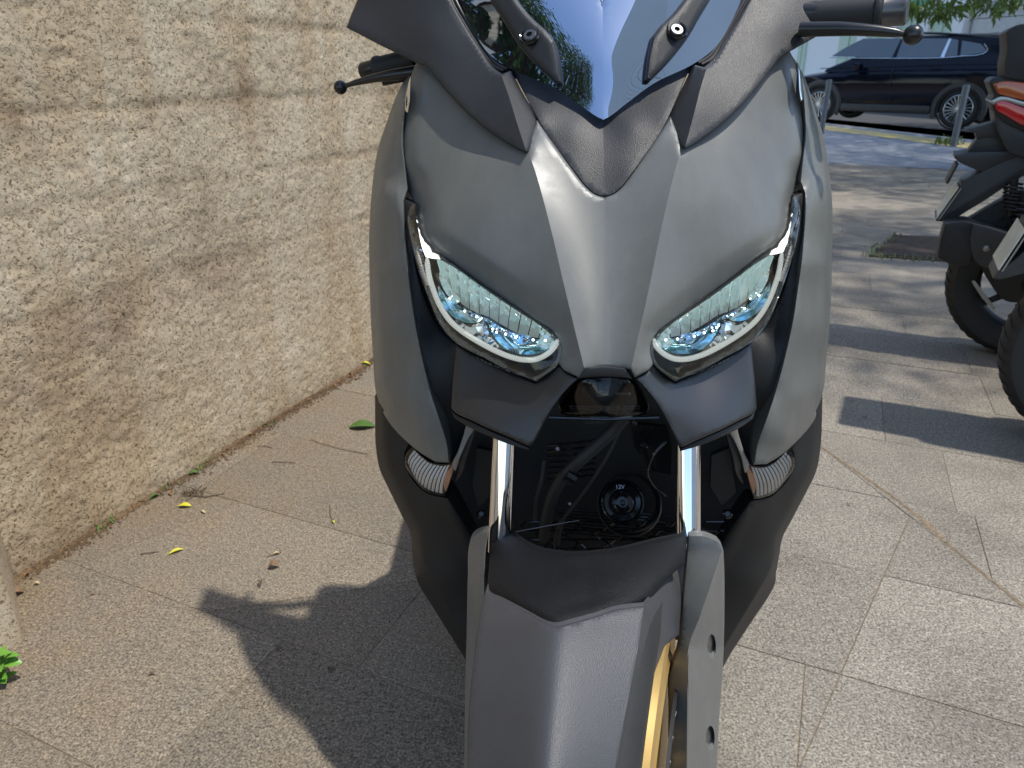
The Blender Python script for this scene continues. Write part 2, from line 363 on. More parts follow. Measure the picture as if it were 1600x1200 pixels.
# wide sandy joint, a raised strip of sand lying along the angled joint
def sand_strip():
    pts = [(1285, 700), (1340, 738), (1400, 780), (1440, 812), (1490, 858), (1540, 900), (1600, 948), (1680, 1015)]
    V, Fc = [], []; r = random.Random(5)
    P = [ground(*q)[:2] for q in pts]; Q = []
    for i in range(len(P)-1):
        for k in range(12): Q.append(P[i]+(P[i+1]-P[i])*k/12)
    for i, q in enumerate(Q):
        w = .008+.006*r.random()+.012*math.exp(-((i-37)/5)**2)
        for s in (-1, -.5, 0, .5, 1): V.append((q[0]+SN[0]*w*s, q[1]+SN[1]*w*s, .0030-abs(s)**1.5*.006+r.uniform(-.001, .001)))
    for i in range(len(Q)-1):
        for k in range(4): Fc.append((i*5+k, i*5+k+1, i*5+k+6, i*5+k+5))
    o = mk('sand', V, Fc, M['joint'], recalc=True); o['kind'] = 'stuff'
sand_strip()
# square iron cover set in the pavement
pit = [np.array(ground(*q)[:2]) for q in [(1357, 401), (1400, 368), (1500, 372), (1490, 410)]]
cover = mk('utility_cover', *merge(slab_prism([tuple(p) for p in inset(pit, .0)], -.01, .006), slab_prism([tuple(p) for p in inset(pit, .05)], .006, .009)), M['soil'], smooth=False, recalc=True)
tag(cover, 'brown square iron cover with weedy edges in the pavement behind the parked scooters', 'manhole cover')
M['weed'] = plain('weed_green', (.11, .17, .04), .6, mottle=.3)
def blades(name, spots, n, h, mat, spread=.03, w=.004, parent=None):
    V, Fc = [], []; r = random.Random(len(spots)*7+n)
    for (x, y, z) in spots:
        for i in range(n):
            a = r.uniform(0, 6.28); L = h*r.uniform(.5, 1.2); bx, by = x+r.gauss(0, spread), y+r.gauss(0, spread); lean = r.uniform(.3, 1.1)
            dx, dy = math.cos(a), math.sin(a); k = len(V)
            V += [(bx-dy*w, by+dx*w, z), (bx+dy*w, by-dx*w, z), (bx+dx*L*lean*.5+dy*w*.8, by+dy*L*lean*.5-dx*w*.8, z+L*.7), (bx+dx*L*lean*.5-dy*w*.8, by+dy*L*lean*.5+dx*w*.8, z+L*.7), (bx+dx*L*lean, by+dy*L*lean, z+L*.85)]
            Fc += [(k, k+1, k+2, k+3), (k+3, k+2, k+4)]
    return mk(name, V, Fc, mat, parent, smooth=False)
sp = [tuple(pit[0]+(pit[1]-pit[0])*t)+(0,) for t in np.linspace(0, 1.0, 16)] + [tuple(pit[0]+(pit[3]-pit[0])*t)+(0,) for t in np.linspace(0, 1, 16)]
o = blades('weeds', sp[::2], 7, .035, M['weed'], .022, .004); o['kind'] = 'stuff'
g_ = ground(1478, 225); o = blades('grass_tuft', [(g_[0], g_[1], 0)], 60, .14, M['weed'], .12, .012); tag(o, 'small dry grass tuft at the foot of the nearer street bollard', 'grass')

# ------------------------------------------------------------------ SETTING: roughcast wall
def vnoise(x, y, seed):
    r = np.random.default_rng(seed); T = r.random((256, 256)); xi = np.floor(x).astype(int); yi = np.floor(y).astype(int)
    fx = x-xi; fy = y-yi; fx = fx*fx*(3-2*fx); fy = fy*fy*(3-2*fy); g = lambda a, b: T[a % 256, b % 256]
    return (g(xi, yi)*(1-fx)+g(xi+1, yi)*fx)*(1-fy)+(g(xi, yi+1)*(1-fx)+g(xi+1, yi+1)*fx)*fy
def sstep_(x): x = np.clip(x, 0, 1); return x*x*(3-2*x)
COURSES = [1.213, 1.010, .806, .575, .36, .16, 1.42, 1.63, 1.84, 2.05, 2.26]
def course_depth(s, z):
    d = np.zeros_like(s)
    for i, c in enumerate(COURSES):
        st = (1.0, 1.0, 1.0, .7, .2, .05)[i] if i < 6 else .8
        w = .013+.012*vnoise(s*3+i*9, s*0+i, 40+i); cc = c+.006*(vnoise(s*2.2+i*5, s*0+3.3, 50+i)-.5)
        d += st*np.exp(-((z-cc)/w)**2)*(.15+1.2*vnoise(s*2.6+i*3, s*0+1.7, 60+i))
    return d
def roughcast():
    m, nt, b = new_mat('cream_roughcast'); L = nt.links
    tc = N(nt, 'ShaderNodeTexCoord')
    n1 = N(nt, 'ShaderNodeTexNoise', Scale=135.0, Detail=4.0, Roughness=.62, Distortion=.8); L.new(tc.outputs['Object'], n1.inputs['Vector'])
    n2 = N(nt, 'ShaderNodeTexVoronoi', Scale=62.0, Randomness=1.0); L.new(tc.outputs['Object'], n2.inputs['Vector'])
    big = N(nt, 'ShaderNodeTexNoise', Scale=2.6, Detail=7.0, Roughness=.6); L.new(tc.outputs['Object'], big.inputs['Vector'])
    mp = N(nt, 'ShaderNodeMapping'); mp.inputs['Scale'].default_value = (7, 7, 1.1); L.new(tc.outputs['Object'], mp.inputs[0])
    st = N(nt, 'ShaderNodeTexNoise', Scale=1.0, Detail=5.0, Roughness=.6); L.new(mp.outputs[0], st.inputs['Vector'])
    r0 = ramp(nt, [(.32, (.36, .285, .20)), (.46, (.50, .415, .295)), (.68, (.58, .505, .39))]); L.new(big.outputs['Fac'], r0.inputs[0])
    r1 = ramp(nt, [(.33, (.30, .24, .18)), (.40, (.72, .68, .62)), (.47, (1, 1, 1))]); L.new(n1.outputs['Fac'], r1.inputs[0])
    mx = N(nt, 'ShaderNodeMix', data_type='RGBA', blend_type='MULTIPLY'); mx.inputs[0].default_value = 1; L.new(r0.outputs[0], mx.inputs[6]); L.new(r1.outputs[0], mx.inputs[7])
    r2 = ramp(nt, [(.38, (.80, .72, .62)), (.50, (1, 1, 1)), (.64, (1, 1, 1)), (.74, (1.02, 1.04, 1.08))]); L.new(st.outputs['Fac'], r2.inputs[0])
    m2 = N(nt, 'ShaderNodeMix', data_type='RGBA', blend_type='MULTIPLY'); m2.inputs[0].default_value = .6; L.new(mx.outputs[2], m2.inputs[6]); L.new(r2.outputs[0], m2.inputs[7])
    at = N(nt, 'ShaderNodeAttribute', attribute_name='grime'); gm = N(nt, 'ShaderNodeMix', data_type='RGBA', blend_type='MULTIPLY'); L.new(at.outputs['Fac'], gm.inputs[0])
    L.new(m2.outputs[2], gm.inputs[6]); gm.inputs[7].default_value = (.50, .43, .36, 1)
    L.new(gm.outputs[2], b.inputs['Base Color']); b.inputs['Roughness'].default_value = .9; b.inputs['Specular IOR Level'].default_value = .2
    hr = N(nt, 'ShaderNodeMapRange', interpolation_type='SMOOTHSTEP'); L.new(n1.outputs['Fac'], hr.inputs[0]); hr.inputs[1].default_value = .32; hr.inputs[2].default_value = .52
    n3 = N(nt, 'ShaderNodeTexNoise', Scale=420.0, Detail=3.0); L.new(tc.outputs['Object'], n3.inputs['Vector'])
    hh = N(nt, 'ShaderNodeMath', operation='MULTIPLY_ADD'); hh.inputs[1].default_value = .22; L.new(n3.outputs['Fac'], hh.inputs[0]); L.new(hr.outputs[0], hh.inputs[2])
    bp = N(nt, 'ShaderNodeBump', Strength=.55, Distance=.005); L.new(hh.outputs[0], bp.inputs['Height']); L.new(bp.outputs[0], b.inputs['Normal'])
    return m
M['wall'] = roughcast()
def build_wall():
    s = np.concatenate([np.linspace(-1.6, -.62, 12), np.arange(-.6, 1.5, .0065), np.linspace(1.52, 3.2, 90), np.linspace(3.4, 11, 24)])
    z = np.concatenate([np.arange(-.03, 1.42, .0065), np.linspace(1.45, 2.5, 16)])
    S, Z = np.meshgrid(s, z, indexing='ij')
    sg = lambda n, c, w: sstep_((c-n)/w)
    h = -.0022*sg(vnoise(S*100+Z*25, Z*115-S*22, 2)*.7+vnoise(S*170, Z*180, 3)*.3, .44, .20)-.0016*sg(vnoise(S*150, Z*165, 6), .36, .2)+.0030*(vnoise(S*38, Z*42, 1)-.5)+.009*(vnoise(S*5, Z*5, 4)-.5)
    cd = course_depth(S, Z); h -= .003*cd
    P = W0[None, None, :] + S[..., None]*WD + (h)[..., None]*WN
    ns, nz = S.shape; V = np.concatenate([P, Z[..., None]], axis=2).reshape(-1, 3)
    i = np.arange((ns-1)*(nz-1)); a = (i//(nz-1))*nz+i % (nz-1); Fc = np.stack([a, a+nz, a+nz+1, a+1], 1)
    root = empty('rendered_wall', (W0[0], W0[1], 0)); tag(root, 'tall cream roughcast wall with faint course lines along the left side', 'wall')
    V[:, 0] -= W0[0]; V[:, 1] -= W0[1]
    me = bpy.data.meshes.new('wall_face'); me.from_pydata(V.tolist(), [], Fc.tolist()); me.materials.append(M['wall']); me.shade_smooth()
    gr = np.clip(cd*.42*(.2+1.0*vnoise(S*4, Z*4, 77)) + .55*np.exp(-np.clip(Z, 0, 9)/.035)*(.4+vnoise(S*9, Z*9, 78)) , 0, 1)
    att = me.attributes.new('grime', 'FLOAT', 'POINT'); att.data.foreach_set('value', gr.reshape(-1).astype(np.float32))
    link(bpy.data.objects.new('wall_face', me), root)
    # body of the wall behind the rough face, with a coping
    q = lambda a, d: tuple(W0*0 + WD*a + WN*d)
    mk('wall_core', *slab_prism([q(-1.6, -.015), q(11, -.015), q(11, -.30), q(-1.6, -.30)], -.05, 2.5), M['wall'], root, smooth=False, recalc=True)
    mk('coping', *slab_prism([q(-1.6, .03), q(11, .03), q(11, -.33), q(-1.6, -.33)], 2.501, 2.56), M['kerb'], root, smooth=False, recalc=True)
    # pilaster at the near end
    pp = [np.array([-1.314, 1.258])-W0, np.array([-1.150, 1.075])-W0, np.array([-1.36, .70])-W0, np.array([-1.75, .9])-W0]
    bm = bmesh.new(); V2, F2 = slab_prism([tuple(p) for p in pp], -.02, 2.5)
    vs = [bm.verts.new(v) for v in V2]
    for f in F2: bm.faces.new([vs[k] for k in f])
    bmesh.ops.recalc_face_normals(bm, faces=bm.faces); bmesh.ops.subdivide_edges(bm, edges=bm.edges[:], cuts=24, use_grid_fill=True)
    bm.normal_update()
    for v in bm.verts: v.co += v.normal*(vnoise(np.array([v.co.x*60+v.co.y*50]), np.array([v.co.z*60]), 12)[0]-.5)*.006
    me = bpy.data.meshes.new('pilaster'); bm.to_mesh(me); bm.free(); me.materials.append(M['wall']); me.shade_smooth()
    link(bpy.data.objects.new('pilaster', me), root)
    # crumbled dirt along the foot
    V, Fc = [], []; r = random.Random(11)
    for k in range(4200):
        a = r.uniform(-.56, 2.2); t = vnoise(np.array([a*5]), np.array([2.]), 21)[0]; d = abs(r.gauss(0, .010+.014*t))+.003; rr = r.uniform(.001, .0035)*(1+t)
        p = W0+WD*a+WN*d; b0 = len(V)
        for (dx, dy, dz) in ((1, 0, 0), (-.8, .6, 0), (-.3, -1, 0), (.1, .1, 1.1)): V.append((p[0]+dx*rr*r.uniform(.6, 1.4), p[1]+dy*rr*r.uniform(.6, 1.4), max(0, dz*rr)+.001))
        Fc += [(b0, b0+1, b0+3), (b0+1, b0+2, b0+3), (b0+2, b0, b0+3)]
    o = mk('dirt', V, Fc, M['dirtclod'], smooth=False); o['kind'] = 'stuff'
    V, Fc = [], []
    ss = np.arange(-.56, 2.2, .012)
    for i, a in enumerate(ss):
        wv = .004+.030*max(0, vnoise(np.array([a*9]), np.array([5.]), 31)[0]-.35)
        for (d, zz) in ((-.006, .006+.010*r.random()), (wv*.4, .008), (wv*.8, .003), (wv, -.004)):
            p = W0+WD*a+WN*(d+r.uniform(-.002, .002)); V.append((p[0], p[1], zz))
        if i: b0 = (i-1)*4; Fc += [(b0+k, b0+k+1, b0+k+5, b0+k+4) for k in range(3)]
    o = mk('soil', V, Fc, M['dirtclod'], recalc=True); o['kind'] = 'stuff'
build_wall()
#@@PART2
# ------------------------------------------------------------------ MAIN SCOOTER
LEAN, TURN, SY0, ROOT_X = rad(-1.693), rad(2.865), 0.95, .0326
scooter = empty('motor_scooter', (ROOT_X, SY0, 0), (0, LEAN, TURN))
_R = np.array(scooter.rotation_euler.to_matrix())
tag(scooter, 'large matte grey maxi scooter facing the camera with both headlights lit and gold front wheel', 'scooter')
def to_local(p):
    v = _R.T @ np.array([p[0]-ROOT_X, p[1]-SY0, p[2]]); return (float(v[0]), float(v[1]), float(v[2]))
def P(px, py, Y): return to_local(at_y(px, py, Y))

def catmull(pts, step=4.0, closed=True):
    """outline through pts; a third element marks a corner"""
    n = len(pts); X = [np.array(p[:2], float) for p in pts]; cor = [len(p) > 2 for p in pts]; out = []
    for i in range(n if closed else n-1):
        p1, p2 = X[i], X[(i+1) % n]; L = np.linalg.norm(p2-p1); m = max(1, int(round(L/step)))
        p0 = X[i-1] if (closed or i > 0) else p1; p3 = X[(i+2) % n] if (closed or i+2 < n) else p2
        if cor[i]: p0 = p1-(p2-p1)
        if cor[(i+1) % n]: p3 = p2+(p2-p1)
        l0, l3 = max(1e-6, np.linalg.norm(p1-p0)), max(1e-6, np.linalg.norm(p3-p2))
        t1 = ((p1-p0)/l0+(p2-p1)/max(1e-6, L))*.5*L; t2 = ((p2-p1)/max(1e-6, L)+(p3-p2)/l3)*.5*L
        for k in range(m):
            t = k/m; out.append((2*t**3-3*t**2+1)*p1+(t**3-2*t**2+t)*t1+(-2*t**3+3*t**2)*p2+(t**3-t**2)*t2)
    if not closed: out.append(X[-1])
    return np.array(out)
def seg_dist(Q, L, closed=True):
    Q = np.atleast_2d(Q); A = L; B = np.roll(L, -1, axis=0)
    if not closed: A, B = A[:-1], B[:-1]
    d = B-A; l2 = np.maximum((d**2).sum(1), 1e-9); best = np.full(len(Q), 1e9); idx = np.zeros(len(Q), int); sd = np.zeros(len(Q))
    for i in range(0, len(Q), 400):
        q = Q[i:i+400]; t = np.clip(((q[:, None]-A)*d).sum(2)/l2, 0, 1); e = q[:, None]-(A+t[..., None]*d)
        dd = np.sqrt((e**2).sum(2)); j = dd.argmin(1); best[i:i+400] = dd[np.arange(len(q)), j]
        cr = d[j][:, 0]*(q[:, 1]-A[j][:, 1])-d[j][:, 1]*(q[:, 0]-A[j][:, 0]); sd[i:i+400] = np.sign(cr)
    return best, sd
def inside(Q, L):
    x, y = Q[:, 0], Q[:, 1]; r = np.zeros(len(Q), bool); A, B = L, np.roll(L, -1, axis=0)
    for a, b in zip(A, B):
        c = (a[1] > y) != (b[1] > y); r ^= c & (x < (b[0]-a[0])*(y-a[1])/(b[1]-a[1]+1e-12)+a[0])
    return r
def tps(ctrl, lam=8e-4):
    K = np.array(ctrl, float); X = K[:, :2]/100.; n = len(K)
    def U(r2): return np.where(r2 > 1e-12, .5*r2*np.log(r2+1e-12), 0)
    D = ((X[:, None]-X[None])**2).sum(2); A = np.zeros((n+3, n+3)); A[:n, :n] = U(D)+lam*np.eye(n); A[:n, n] = 1; A[:n, n+1:] = X; A[n, :n] = 1; A[n+1:, :n] = X.T
    w = np.linalg.solve(A, np.concatenate([K[:, 2], np.zeros(3)]))
    def f(q):
        q = np.atleast_2d(q)/100.; return U(((q[:, None]-X[None])**2).sum(2)) @ w[:n] + w[n] + q @ w[n+1:]
    return f
def sstep(x): x = np.clip(x, 0, 1); return x*x*(3-2*x)
def panel(name, outline, fy, mat, parent=scooter, thick=.012, roll=4., rollamt=.004, step=4., grid=9., creases=(), mirror=True, angle=38, sym=False, holes=()):
    """surface bounded by an outline; fy gives its distance; mirrored copy on the bike's other side"""
    L = catmull(outline, step)
    A = sum(L[i-1][0]*L[i][1]-L[i][0]*L[i-1][1] for i in range(len(L)))
    if A < 0: L = L[::-1]
    ns = len(L); pts = [L]
    isc = L[:, 0] >= L[:, 0].max()-.05 if sym else np.zeros(ns, bool)
    def edge_dist(q):
        if not sym: return seg_dist(q, L)[0]
        k0 = int(np.argmax(isc & ~np.roll(isc, -1))); LL = np.roll(L, -k0, 0); m = np.roll(isc, -k0); keep = [LL[0]]+[p for p, c in zip(LL[1:], m[1:]) if not c]
        j = [i for i in range(1, ns) if m[i]]; keep.append(LL[j[0]] if j else LL[0]); return seg_dist(q, np.array(keep), False)[0]
    T = np.roll(L, -1, 0)-np.roll(L, 1, 0); T /= np.maximum(1e-9, np.linalg.norm(T, axis=1))[:, None]; NN = np.stack([-T[:, 1], T[:, 0]], 1)
    for f_ in ((.12, .4, 1.0) if roll > 0 else (1.,)):
        d = max(roll, 2.5)*f_; q = L+NN*d; dd, _ = seg_dist(q, L); ok = inside(q, L) & (dd > d*.85)
        if f_ == 1.: ok &= (np.arange(ns) % 2 == 0)
        pts.append(q[ok])
    lo, hi = L.min(0), L.max(0); gx = np.arange(lo[0], hi[0], grid); gy = np.arange(lo[1], hi[1], grid*.87)
    G = np.array([(x+(grid/2 if j % 2 else 0), y) for j, y in enumerate(gy) for x in gx])
    CL = [catmull(c, 4., False) for c in creases]; RAIL = []
    for c in CL:
        t = np.gradient(c, axis=0); t /= np.maximum(1e-9, np.linalg.norm(t, axis=1))[:, None]; m = np.stack([-t[:, 1], t[:, 0]], 1)
        for d in (-5., -2.2, 2.2, 5.): RAIL.append((c+m*d)[::(1 if abs(d) < 3 else 2)])
    if len(G):
        ok = inside(G, L); G = G[ok]
        if len(G):
            dd, _ = seg_dist(G, L); ok = dd > max(roll, 2.5)+grid*.45
            for c in CL: ok &= seg_dist(G, c, False)[0] > 5+grid*.4
            pts.append(G[ok])
    for c in RAIL:
        c = c[inside(c, L)]
        if len(c): c = c[seg_dist(c, L)[0] > max(roll, 2.5)*1.25]
        if len(c): pts.append(c)
    edges = []; off = sum(len(p) for p in pts)
    for c in CL:
        c = c[inside(c, L)]
        if len(c) < 2: continue
        dd, _ = seg_dist(c, L); c = c[dd > .8]
        pts.append(c); edges += [(off+i, off+i+1) for i in range(len(c)-1)]; off += len(c)
    if holes:
        for h in holes:
            h = np.array(h, float); pts = [pts[0]]+[p[(~inside(p, h)) & (seg_dist(p, h)[0] > 3.5)] if len(p) else p for p in pts[1:]]
        edges = []; off = sum(len(p) for p in pts)
        for h in holes:
            h = np.array(h, float); c = h.mean(0); pts.append(h); edges += [(off+i, off+(i+1) % len(h)) for i in range(len(h))]; off += len(h)
            q = h+(h-c)/np.linalg.norm(h-c, axis=1)[:, None]*2.4; pts.append(q); off += len(q)
    allp = np.concatenate(pts)
    vs, es, fs, *_ = delaunay_2d_cdt([Vector((float(a), float(b))) for a, b in allp], edges, [list(range(ns))], 1, 1e-4)
    Q = np.array([(v.x, v.y) for v in vs]); dist = edge_dist(Q)
    Yv = fy(Q)
    if roll > 0:
        t = np.clip(dist/roll, 0, 1); Yv = Yv+rollamt*(1-np.sqrt(np.maximum(0, 1-(1-t)**2)))
    V = [P(q[0], q[1], y) for q, y in zip(Q, Yv)]
    Fc = []
    for f in fs:
        if holes and any(inside(np.mean([Q[i] for i in f], axis=0)[None], np.array(h, float))[0] for h in holes): continue
        a = sum(Q[f[i-1]][0]*Q[f[i]][1]-Q[f[i]][0]*Q[f[i-1]][1] for i in range(len(f)))
        Fc.append(tuple(f) if a < 0 else tuple(reversed(f)))     # image y is down: this faces the camera
    if sym:
        cen = [i for i in range(len(V)) if Q[i][0] >= Q[:, 0].max()-.05]
        for i in cen: V[i] = (0.0, V[i][1], V[i][2])
        cs = set(cen); nv = len(V); mp = {}
        for i in range(nv):
            if i in cs: mp[i] = i
            else: mp[i] = len(V); V.append((-V[i][0], V[i][1], V[i][2]))
        Fc += [tuple(mp[i] for i in reversed(f)) for f in Fc]; mirror = False
    cnt = {}
    for f in Fc:
        for i in range(len(f)): cnt[(f[i-1], f[i])] = 1
    bd = [e for e in cnt if (e[1], e[0]) not in cnt]; back = {}
    def bk(i):
        if i not in back:
            x, y, z = V[i]; back[i] = len(V); V.append((x, y+thick, z))
        return back[i]
    nf = len(Fc)
    if thick:
        for a, b in bd: Fc.append((b, a, bk(a), bk(b)))
    outs = []
    for sgn in ((1, -1) if mirror else (1,)):
        VV = V if sgn > 0 else [(-x, y, z) for x, y, z in V]; FF = Fc if sgn > 0 else [tuple(reversed(f)) for f in Fc]
        outs.append(mk(name, VV, FF, mat, parent if not isinstance(parent, (list, tuple)) else parent[0 if sgn > 0 else 1], angle=angle))
    return outs
def mirrored(name, VF, mat, parent=scooter, angle=35, recalc=True):
    V, Fc = VF; ps = parent if isinstance(parent, (list, tuple)) else (parent, parent)
    return [mk(name, V, Fc, mat, ps[0], angle=angle, recalc=recalc), mk(name, [(-v[0], v[1], v[2]) for v in V], [tuple(reversed(f)) for f in Fc], mat, ps[1], angle=angle, recalc=recalc)]
def poly_y(ctrl): return tps(ctrl)

# ---- nose fairing
NOSE_HL = [(646, 322), (653, 346), (661, 369), (679, 393), (707, 413), (735, 434), (777, 463), (812, 486), (840, 503), (861, 518), (873, 530), (878, 546), (873, 567)]
nose_out = [(652, 94, 1), (690, 128), (724, 160), (780, 206), (812, 229), (822, 231, 1), (826, 226, 1), (839, 188, 1), (853, 209), (876, 241), (900, 273), (915, 292), (928, 303), (945, 309, 1),
            (945, 574, 1), (913, 577, 1), (905, 590, 1), (882, 579, 1)] + [(x, y) for x, y in reversed(NOSE_HL[1:])] + [(646, 322, 1), (637, 290), (631, 225), (634, 175), (642, 119)]
CREASE = [(831, 252), (840, 280), (864, 371), (880, 440), (892, 490), (903, 535), (913, 576)]
nc = [(913, 577, .766), (903, 535, .780), (892, 490, .797), (880, 440, .817), (864, 371, .848), (840, 280, .893), (831, 252, .908), (843, 195, .948),
      (840, 503, .818), (873, 530, .797), (877, 549, .789), (871, 569, .782), (905, 590, .767), (812, 486, .835), (777, 463, .850), (735, 434, .868), (707, 413, .882), (679, 393, .900), (661, 369, .922),
      (653, 346, .945), (646, 322, .965), (637, 290, .985), (631, 225, 1.012), (634, 175, 1.033), (642, 119, 1.052), (650, 98, 1.058), (719, 167, .995), (775, 214, .950), (822, 240, .915),
      (770, 310, .893), (710, 270, .945), (690, 320, .930), (820, 380, .856), (770, 400, .862), (800, 300, .890), (850, 450, .824)]
def msym(c, x0): return c + [(2*x0-x, y, d+(x0-x)*8.6e-5) for x, y, d in c]
_nf = tps(msym(nc, 945))
_hlline = catmull([(637, 290)] + NOSE_HL, 4., False); _sdline = catmull([(650, 98), (642, 119), (634, 175), (631, 225), (637, 290), (646, 322)], 4., False)
_crl = catmull(CREASE, 4., False)
_cd = np.polyfit([190, 240, 300, 400, 480, 560, 590], [.004, .016, .025, .029, .026, .018, .014], 4)
def nose_y(q):
    q = np.array(q, float); m = q.copy(); m[:, 0] = np.where(m[:, 0] > 945, 1890-m[:, 0], m[:, 0])
    y = _nf(q)
    d, sd = seg_dist(m, _hlline, False); wd_ = np.interp(m[:, 1], [430, 560], [38, 14]); y = y+.015*wd_/38*np.clip(1-d/wd_, 0, 1)**1.35
    d, sd = seg_dist(m, _sdline, False); y = y+.014*np.clip(1-d/22, 0, 1)**1.3
    # channel between the two creases
    d, sd = seg_dist(m, _crl, False); xc = np.interp(m[:, 1], _crl[:, 1], _crl[:, 0])
    w = np.maximum(20., 945-xc); t = np.clip((m[:, 0]-xc)/w, 0, 1); ins = m[:, 0] > xc
    depth = np.clip(np.polyval(_cd, m[:, 1]), .003, .03)
    y = y+np.where(ins, depth*(1-(1-t)**2), 0)
    # flank tips backwards just outside the crease, so the crease reads as an edge
    y = y+np.where(~ins, .011*(1-np.exp(-np.clip(xc-m[:, 0], 0, 400)/50)), 0)
    return y
panel('nose_fairing', nose_out, nose_y, M['grey'], thick=.014, roll=4., rollamt=.005, grid=8., creases=[CREASE], sym=True, angle=26)
# ---- outer side fairings
side_out = [(645, 104, 1), (625, 137), (603, 194), (591, 231), (582, 287), (577, 360), (577, 420), (579, 490), (583, 560), (587, 610), (597, 641), (611, 664), (626, 681), (641, 695), (659, 709), (681, 722, 1), (702, 723, 1),
            (699, 694), (685, 648), (674, 614), (653, 525), (641, 448), (634, 385), (631, 332), (631, 314, 1), (637, 296, 1), (633, 260), (629, 225), (632, 175), (640, 119)]
sc_ = [(645, 104, 1.060), (603, 194, 1.095), (582, 287, 1.085), (577, 420, 1.055), (583, 560, 1.025), (588, 610, 1.010), (611, 664, .985), (641, 695, .945), (681, 722, .905), (702, 723, .888), (640, 119, 1.052), (632, 175, 1.040),
       (629, 225, 1.026), (637, 296, .994), (631, 332, .975), (634, 385, .960), (641, 448, .942), (653, 525, .920), (674, 614, .902), (699, 694, .888), (608, 300, 1.018), (604, 420, .990), (612, 520, .962), (632, 620, .930), (655, 680, .912)]
_sf = tps(sc_); _so = catmull([(645, 104), (625, 137), (603, 194), (591, 231), (582, 287), (577, 360), (577, 420), (579, 490), (583, 560), (587, 610), (597, 641)], 4., False)
_ridge = catmull([(645, 112), (633, 160), (624, 225), (621, 290), (622, 330), (626, 400), (634, 460), (648, 540), (667, 620), (690, 700)], 4., False)
def side_y(q):
    y = _sf(q); d, _ = seg_dist(q, _so, False); y = y+.05*np.clip(1-d/16, 0, 1)**1.6
    d, s = seg_dist(q, _ridge, False); y = y+np.where(s < 0, .005*np.clip(d/12, 0, 1), 0)*np.clip((420-q[:, 1])/60, 0, 1)
    return y
panel('side_fairing', side_out, side_y, M['grey'], thick=.05, roll=3., rollamt=.006, grid=7., creases=[[(633, 165), (624, 225), (621, 290), (622, 330), (626, 400)]], angle=50)
# ---- dark panels inside the side fairings
inn_out = [(631, 312, 1), (646, 318, 1), (650, 420), (690, 520), (716, 545), (712, 560, 1), (706, 640, 1), (738, 664, 1), (726, 690), (703, 724, 1), (690, 700), (674, 616), (654, 525), (641, 448), (634, 385), (630, 340)]
inn_y = tps([(631, 312, .998), (646, 318, .985), (634, 385, .972), (641, 448, .955), (654, 525, .933), (674, 616, .915), (703, 724, .902), (650, 420, .965), (690, 520, .950), (716, 545, .925), (712, 560, .925), (706, 640, .925), (738, 664, .930), (726, 690, .94)])
panel('inner_fairing', inn_out, inn_y, M['plastic_low'], thick=.02, roll=2., rollamt=.002)
# ---- black V piece under the screen
v_out = [(797, 104, 1), (843, 191), (853, 209), (876, 241), (900, 272), (915, 291), (928, 302), (944.5, 308, 1), (944.5, 168, 1), (862, 118)]
vc = [(797, 104, 1.045), (843, 191, .956), (853, 209, .948), (876, 241, .931), (900, 272, .914), (928, 302, .903), (862, 118, 1.026), (862, 135, 1.012), (905, 163, .988), (900, 200, .955)]
_vf = tps(msym(vc, 944.5) + [(944.5, 308, .901), (944.5, 250, .930), (944.5, 187, .973), (944.5, 168, .984)])
panel('cowl_insert', v_out, _vf, M['plastic'], thick=.01, roll=2.5, rollamt=.003, sym=True)
# ---- windscreen
ws_out = [(690, -90, 1), (703, -40), (719, 0), (730, 28), (745, 57), (757, 76), (770, 90), (800, 109), (862, 135), (905, 163), (936, 184), (944, 187, 1), (944, -128, 1), (768, -118)]
wc = [(862, 135, .993), (800, 109, 1.020), (745, 57, 1.058), (719, 0, 1.085), (690, -90, 1.13), (905, 163, .975), (800, 0, 1.056), (768, -118, 1.118), (860, 0, 1.040)]
_wf = tps(msym(wc, 944) + [(944, 187, .960), (944, 100, .990), (944, 0, 1.036), (944, -128, 1.10)])
wscr = panel('windscreen', ws_out, lambda q: _wf(q), M['screen'], thick=.005, roll=0, grid=9., sym=True, angle=60)[0]
# screen brackets with bolts
br_out = [(757, -40), (766, 0), (778, 20), (791, 40), (803, 60), (816, 78), (842, 107), (868, 131, 1), (877, 129, 1), (873, 95), (866, 63, 1), (853, 47, 1), (841, 37), (826, 22), (809, 0), (785, -45)]
def br_y(q): return _wf(q)-.013
brk = panel('screen_bracket', br_out, br_y, M['plastic'], wscr, thick=.014, roll=9., rollamt=.009, step=3., grid=6.)
def disc_at(px, py, Y, prof, n=24, axis=None):
    c = P(px, py, Y); ax = axis or (0.0, -1, .45); k = (Y*.95)/F_PX
    return lathe([(r*k, h) for r, h in prof], c, ax, n)
BAX = (-.22, -.72, .66)
def bolt_set(px, py, Y, R, axis):
    ring = disc_at(px, py, Y, [(R*.98, .0005), (R*.9, .003), (R*.78, .002), (R*.70, -.004), (0.01, -.004)], axis=axis)
    head = disc_at(px, py, Y, [(R*.62, -.003), (R*.60, .0018), (R*.52, .0030), (R*.26, .0030)], axis=axis)
    hexs = disc_at(px, py, Y, [(R*.26, .0030), (R*.25, -.0015), (.01, -.0015)], n=6, axis=axis)
    return ring, head, hexs
for prt, (ring, head, hexs) in zip(brk, (lambda a: (a, tuple(([(-v[0], v[1], v[2]) for v in V], [tuple(reversed(f)) for f in Fc]) for V, Fc in a)))(bolt_set(828, 56, float(_wf(np.array([[828, 56]]))[0])-.0135, 17, BAX))):
    mk('bolt_recess', *ring, M['dark_gloss'], prt, recalc=True)
    mk('bolt', *merge(head), M['lever_steel'], prt, recalc=True)
    mk('hex_socket', *hexs, M['dark'], prt, recalc=True)
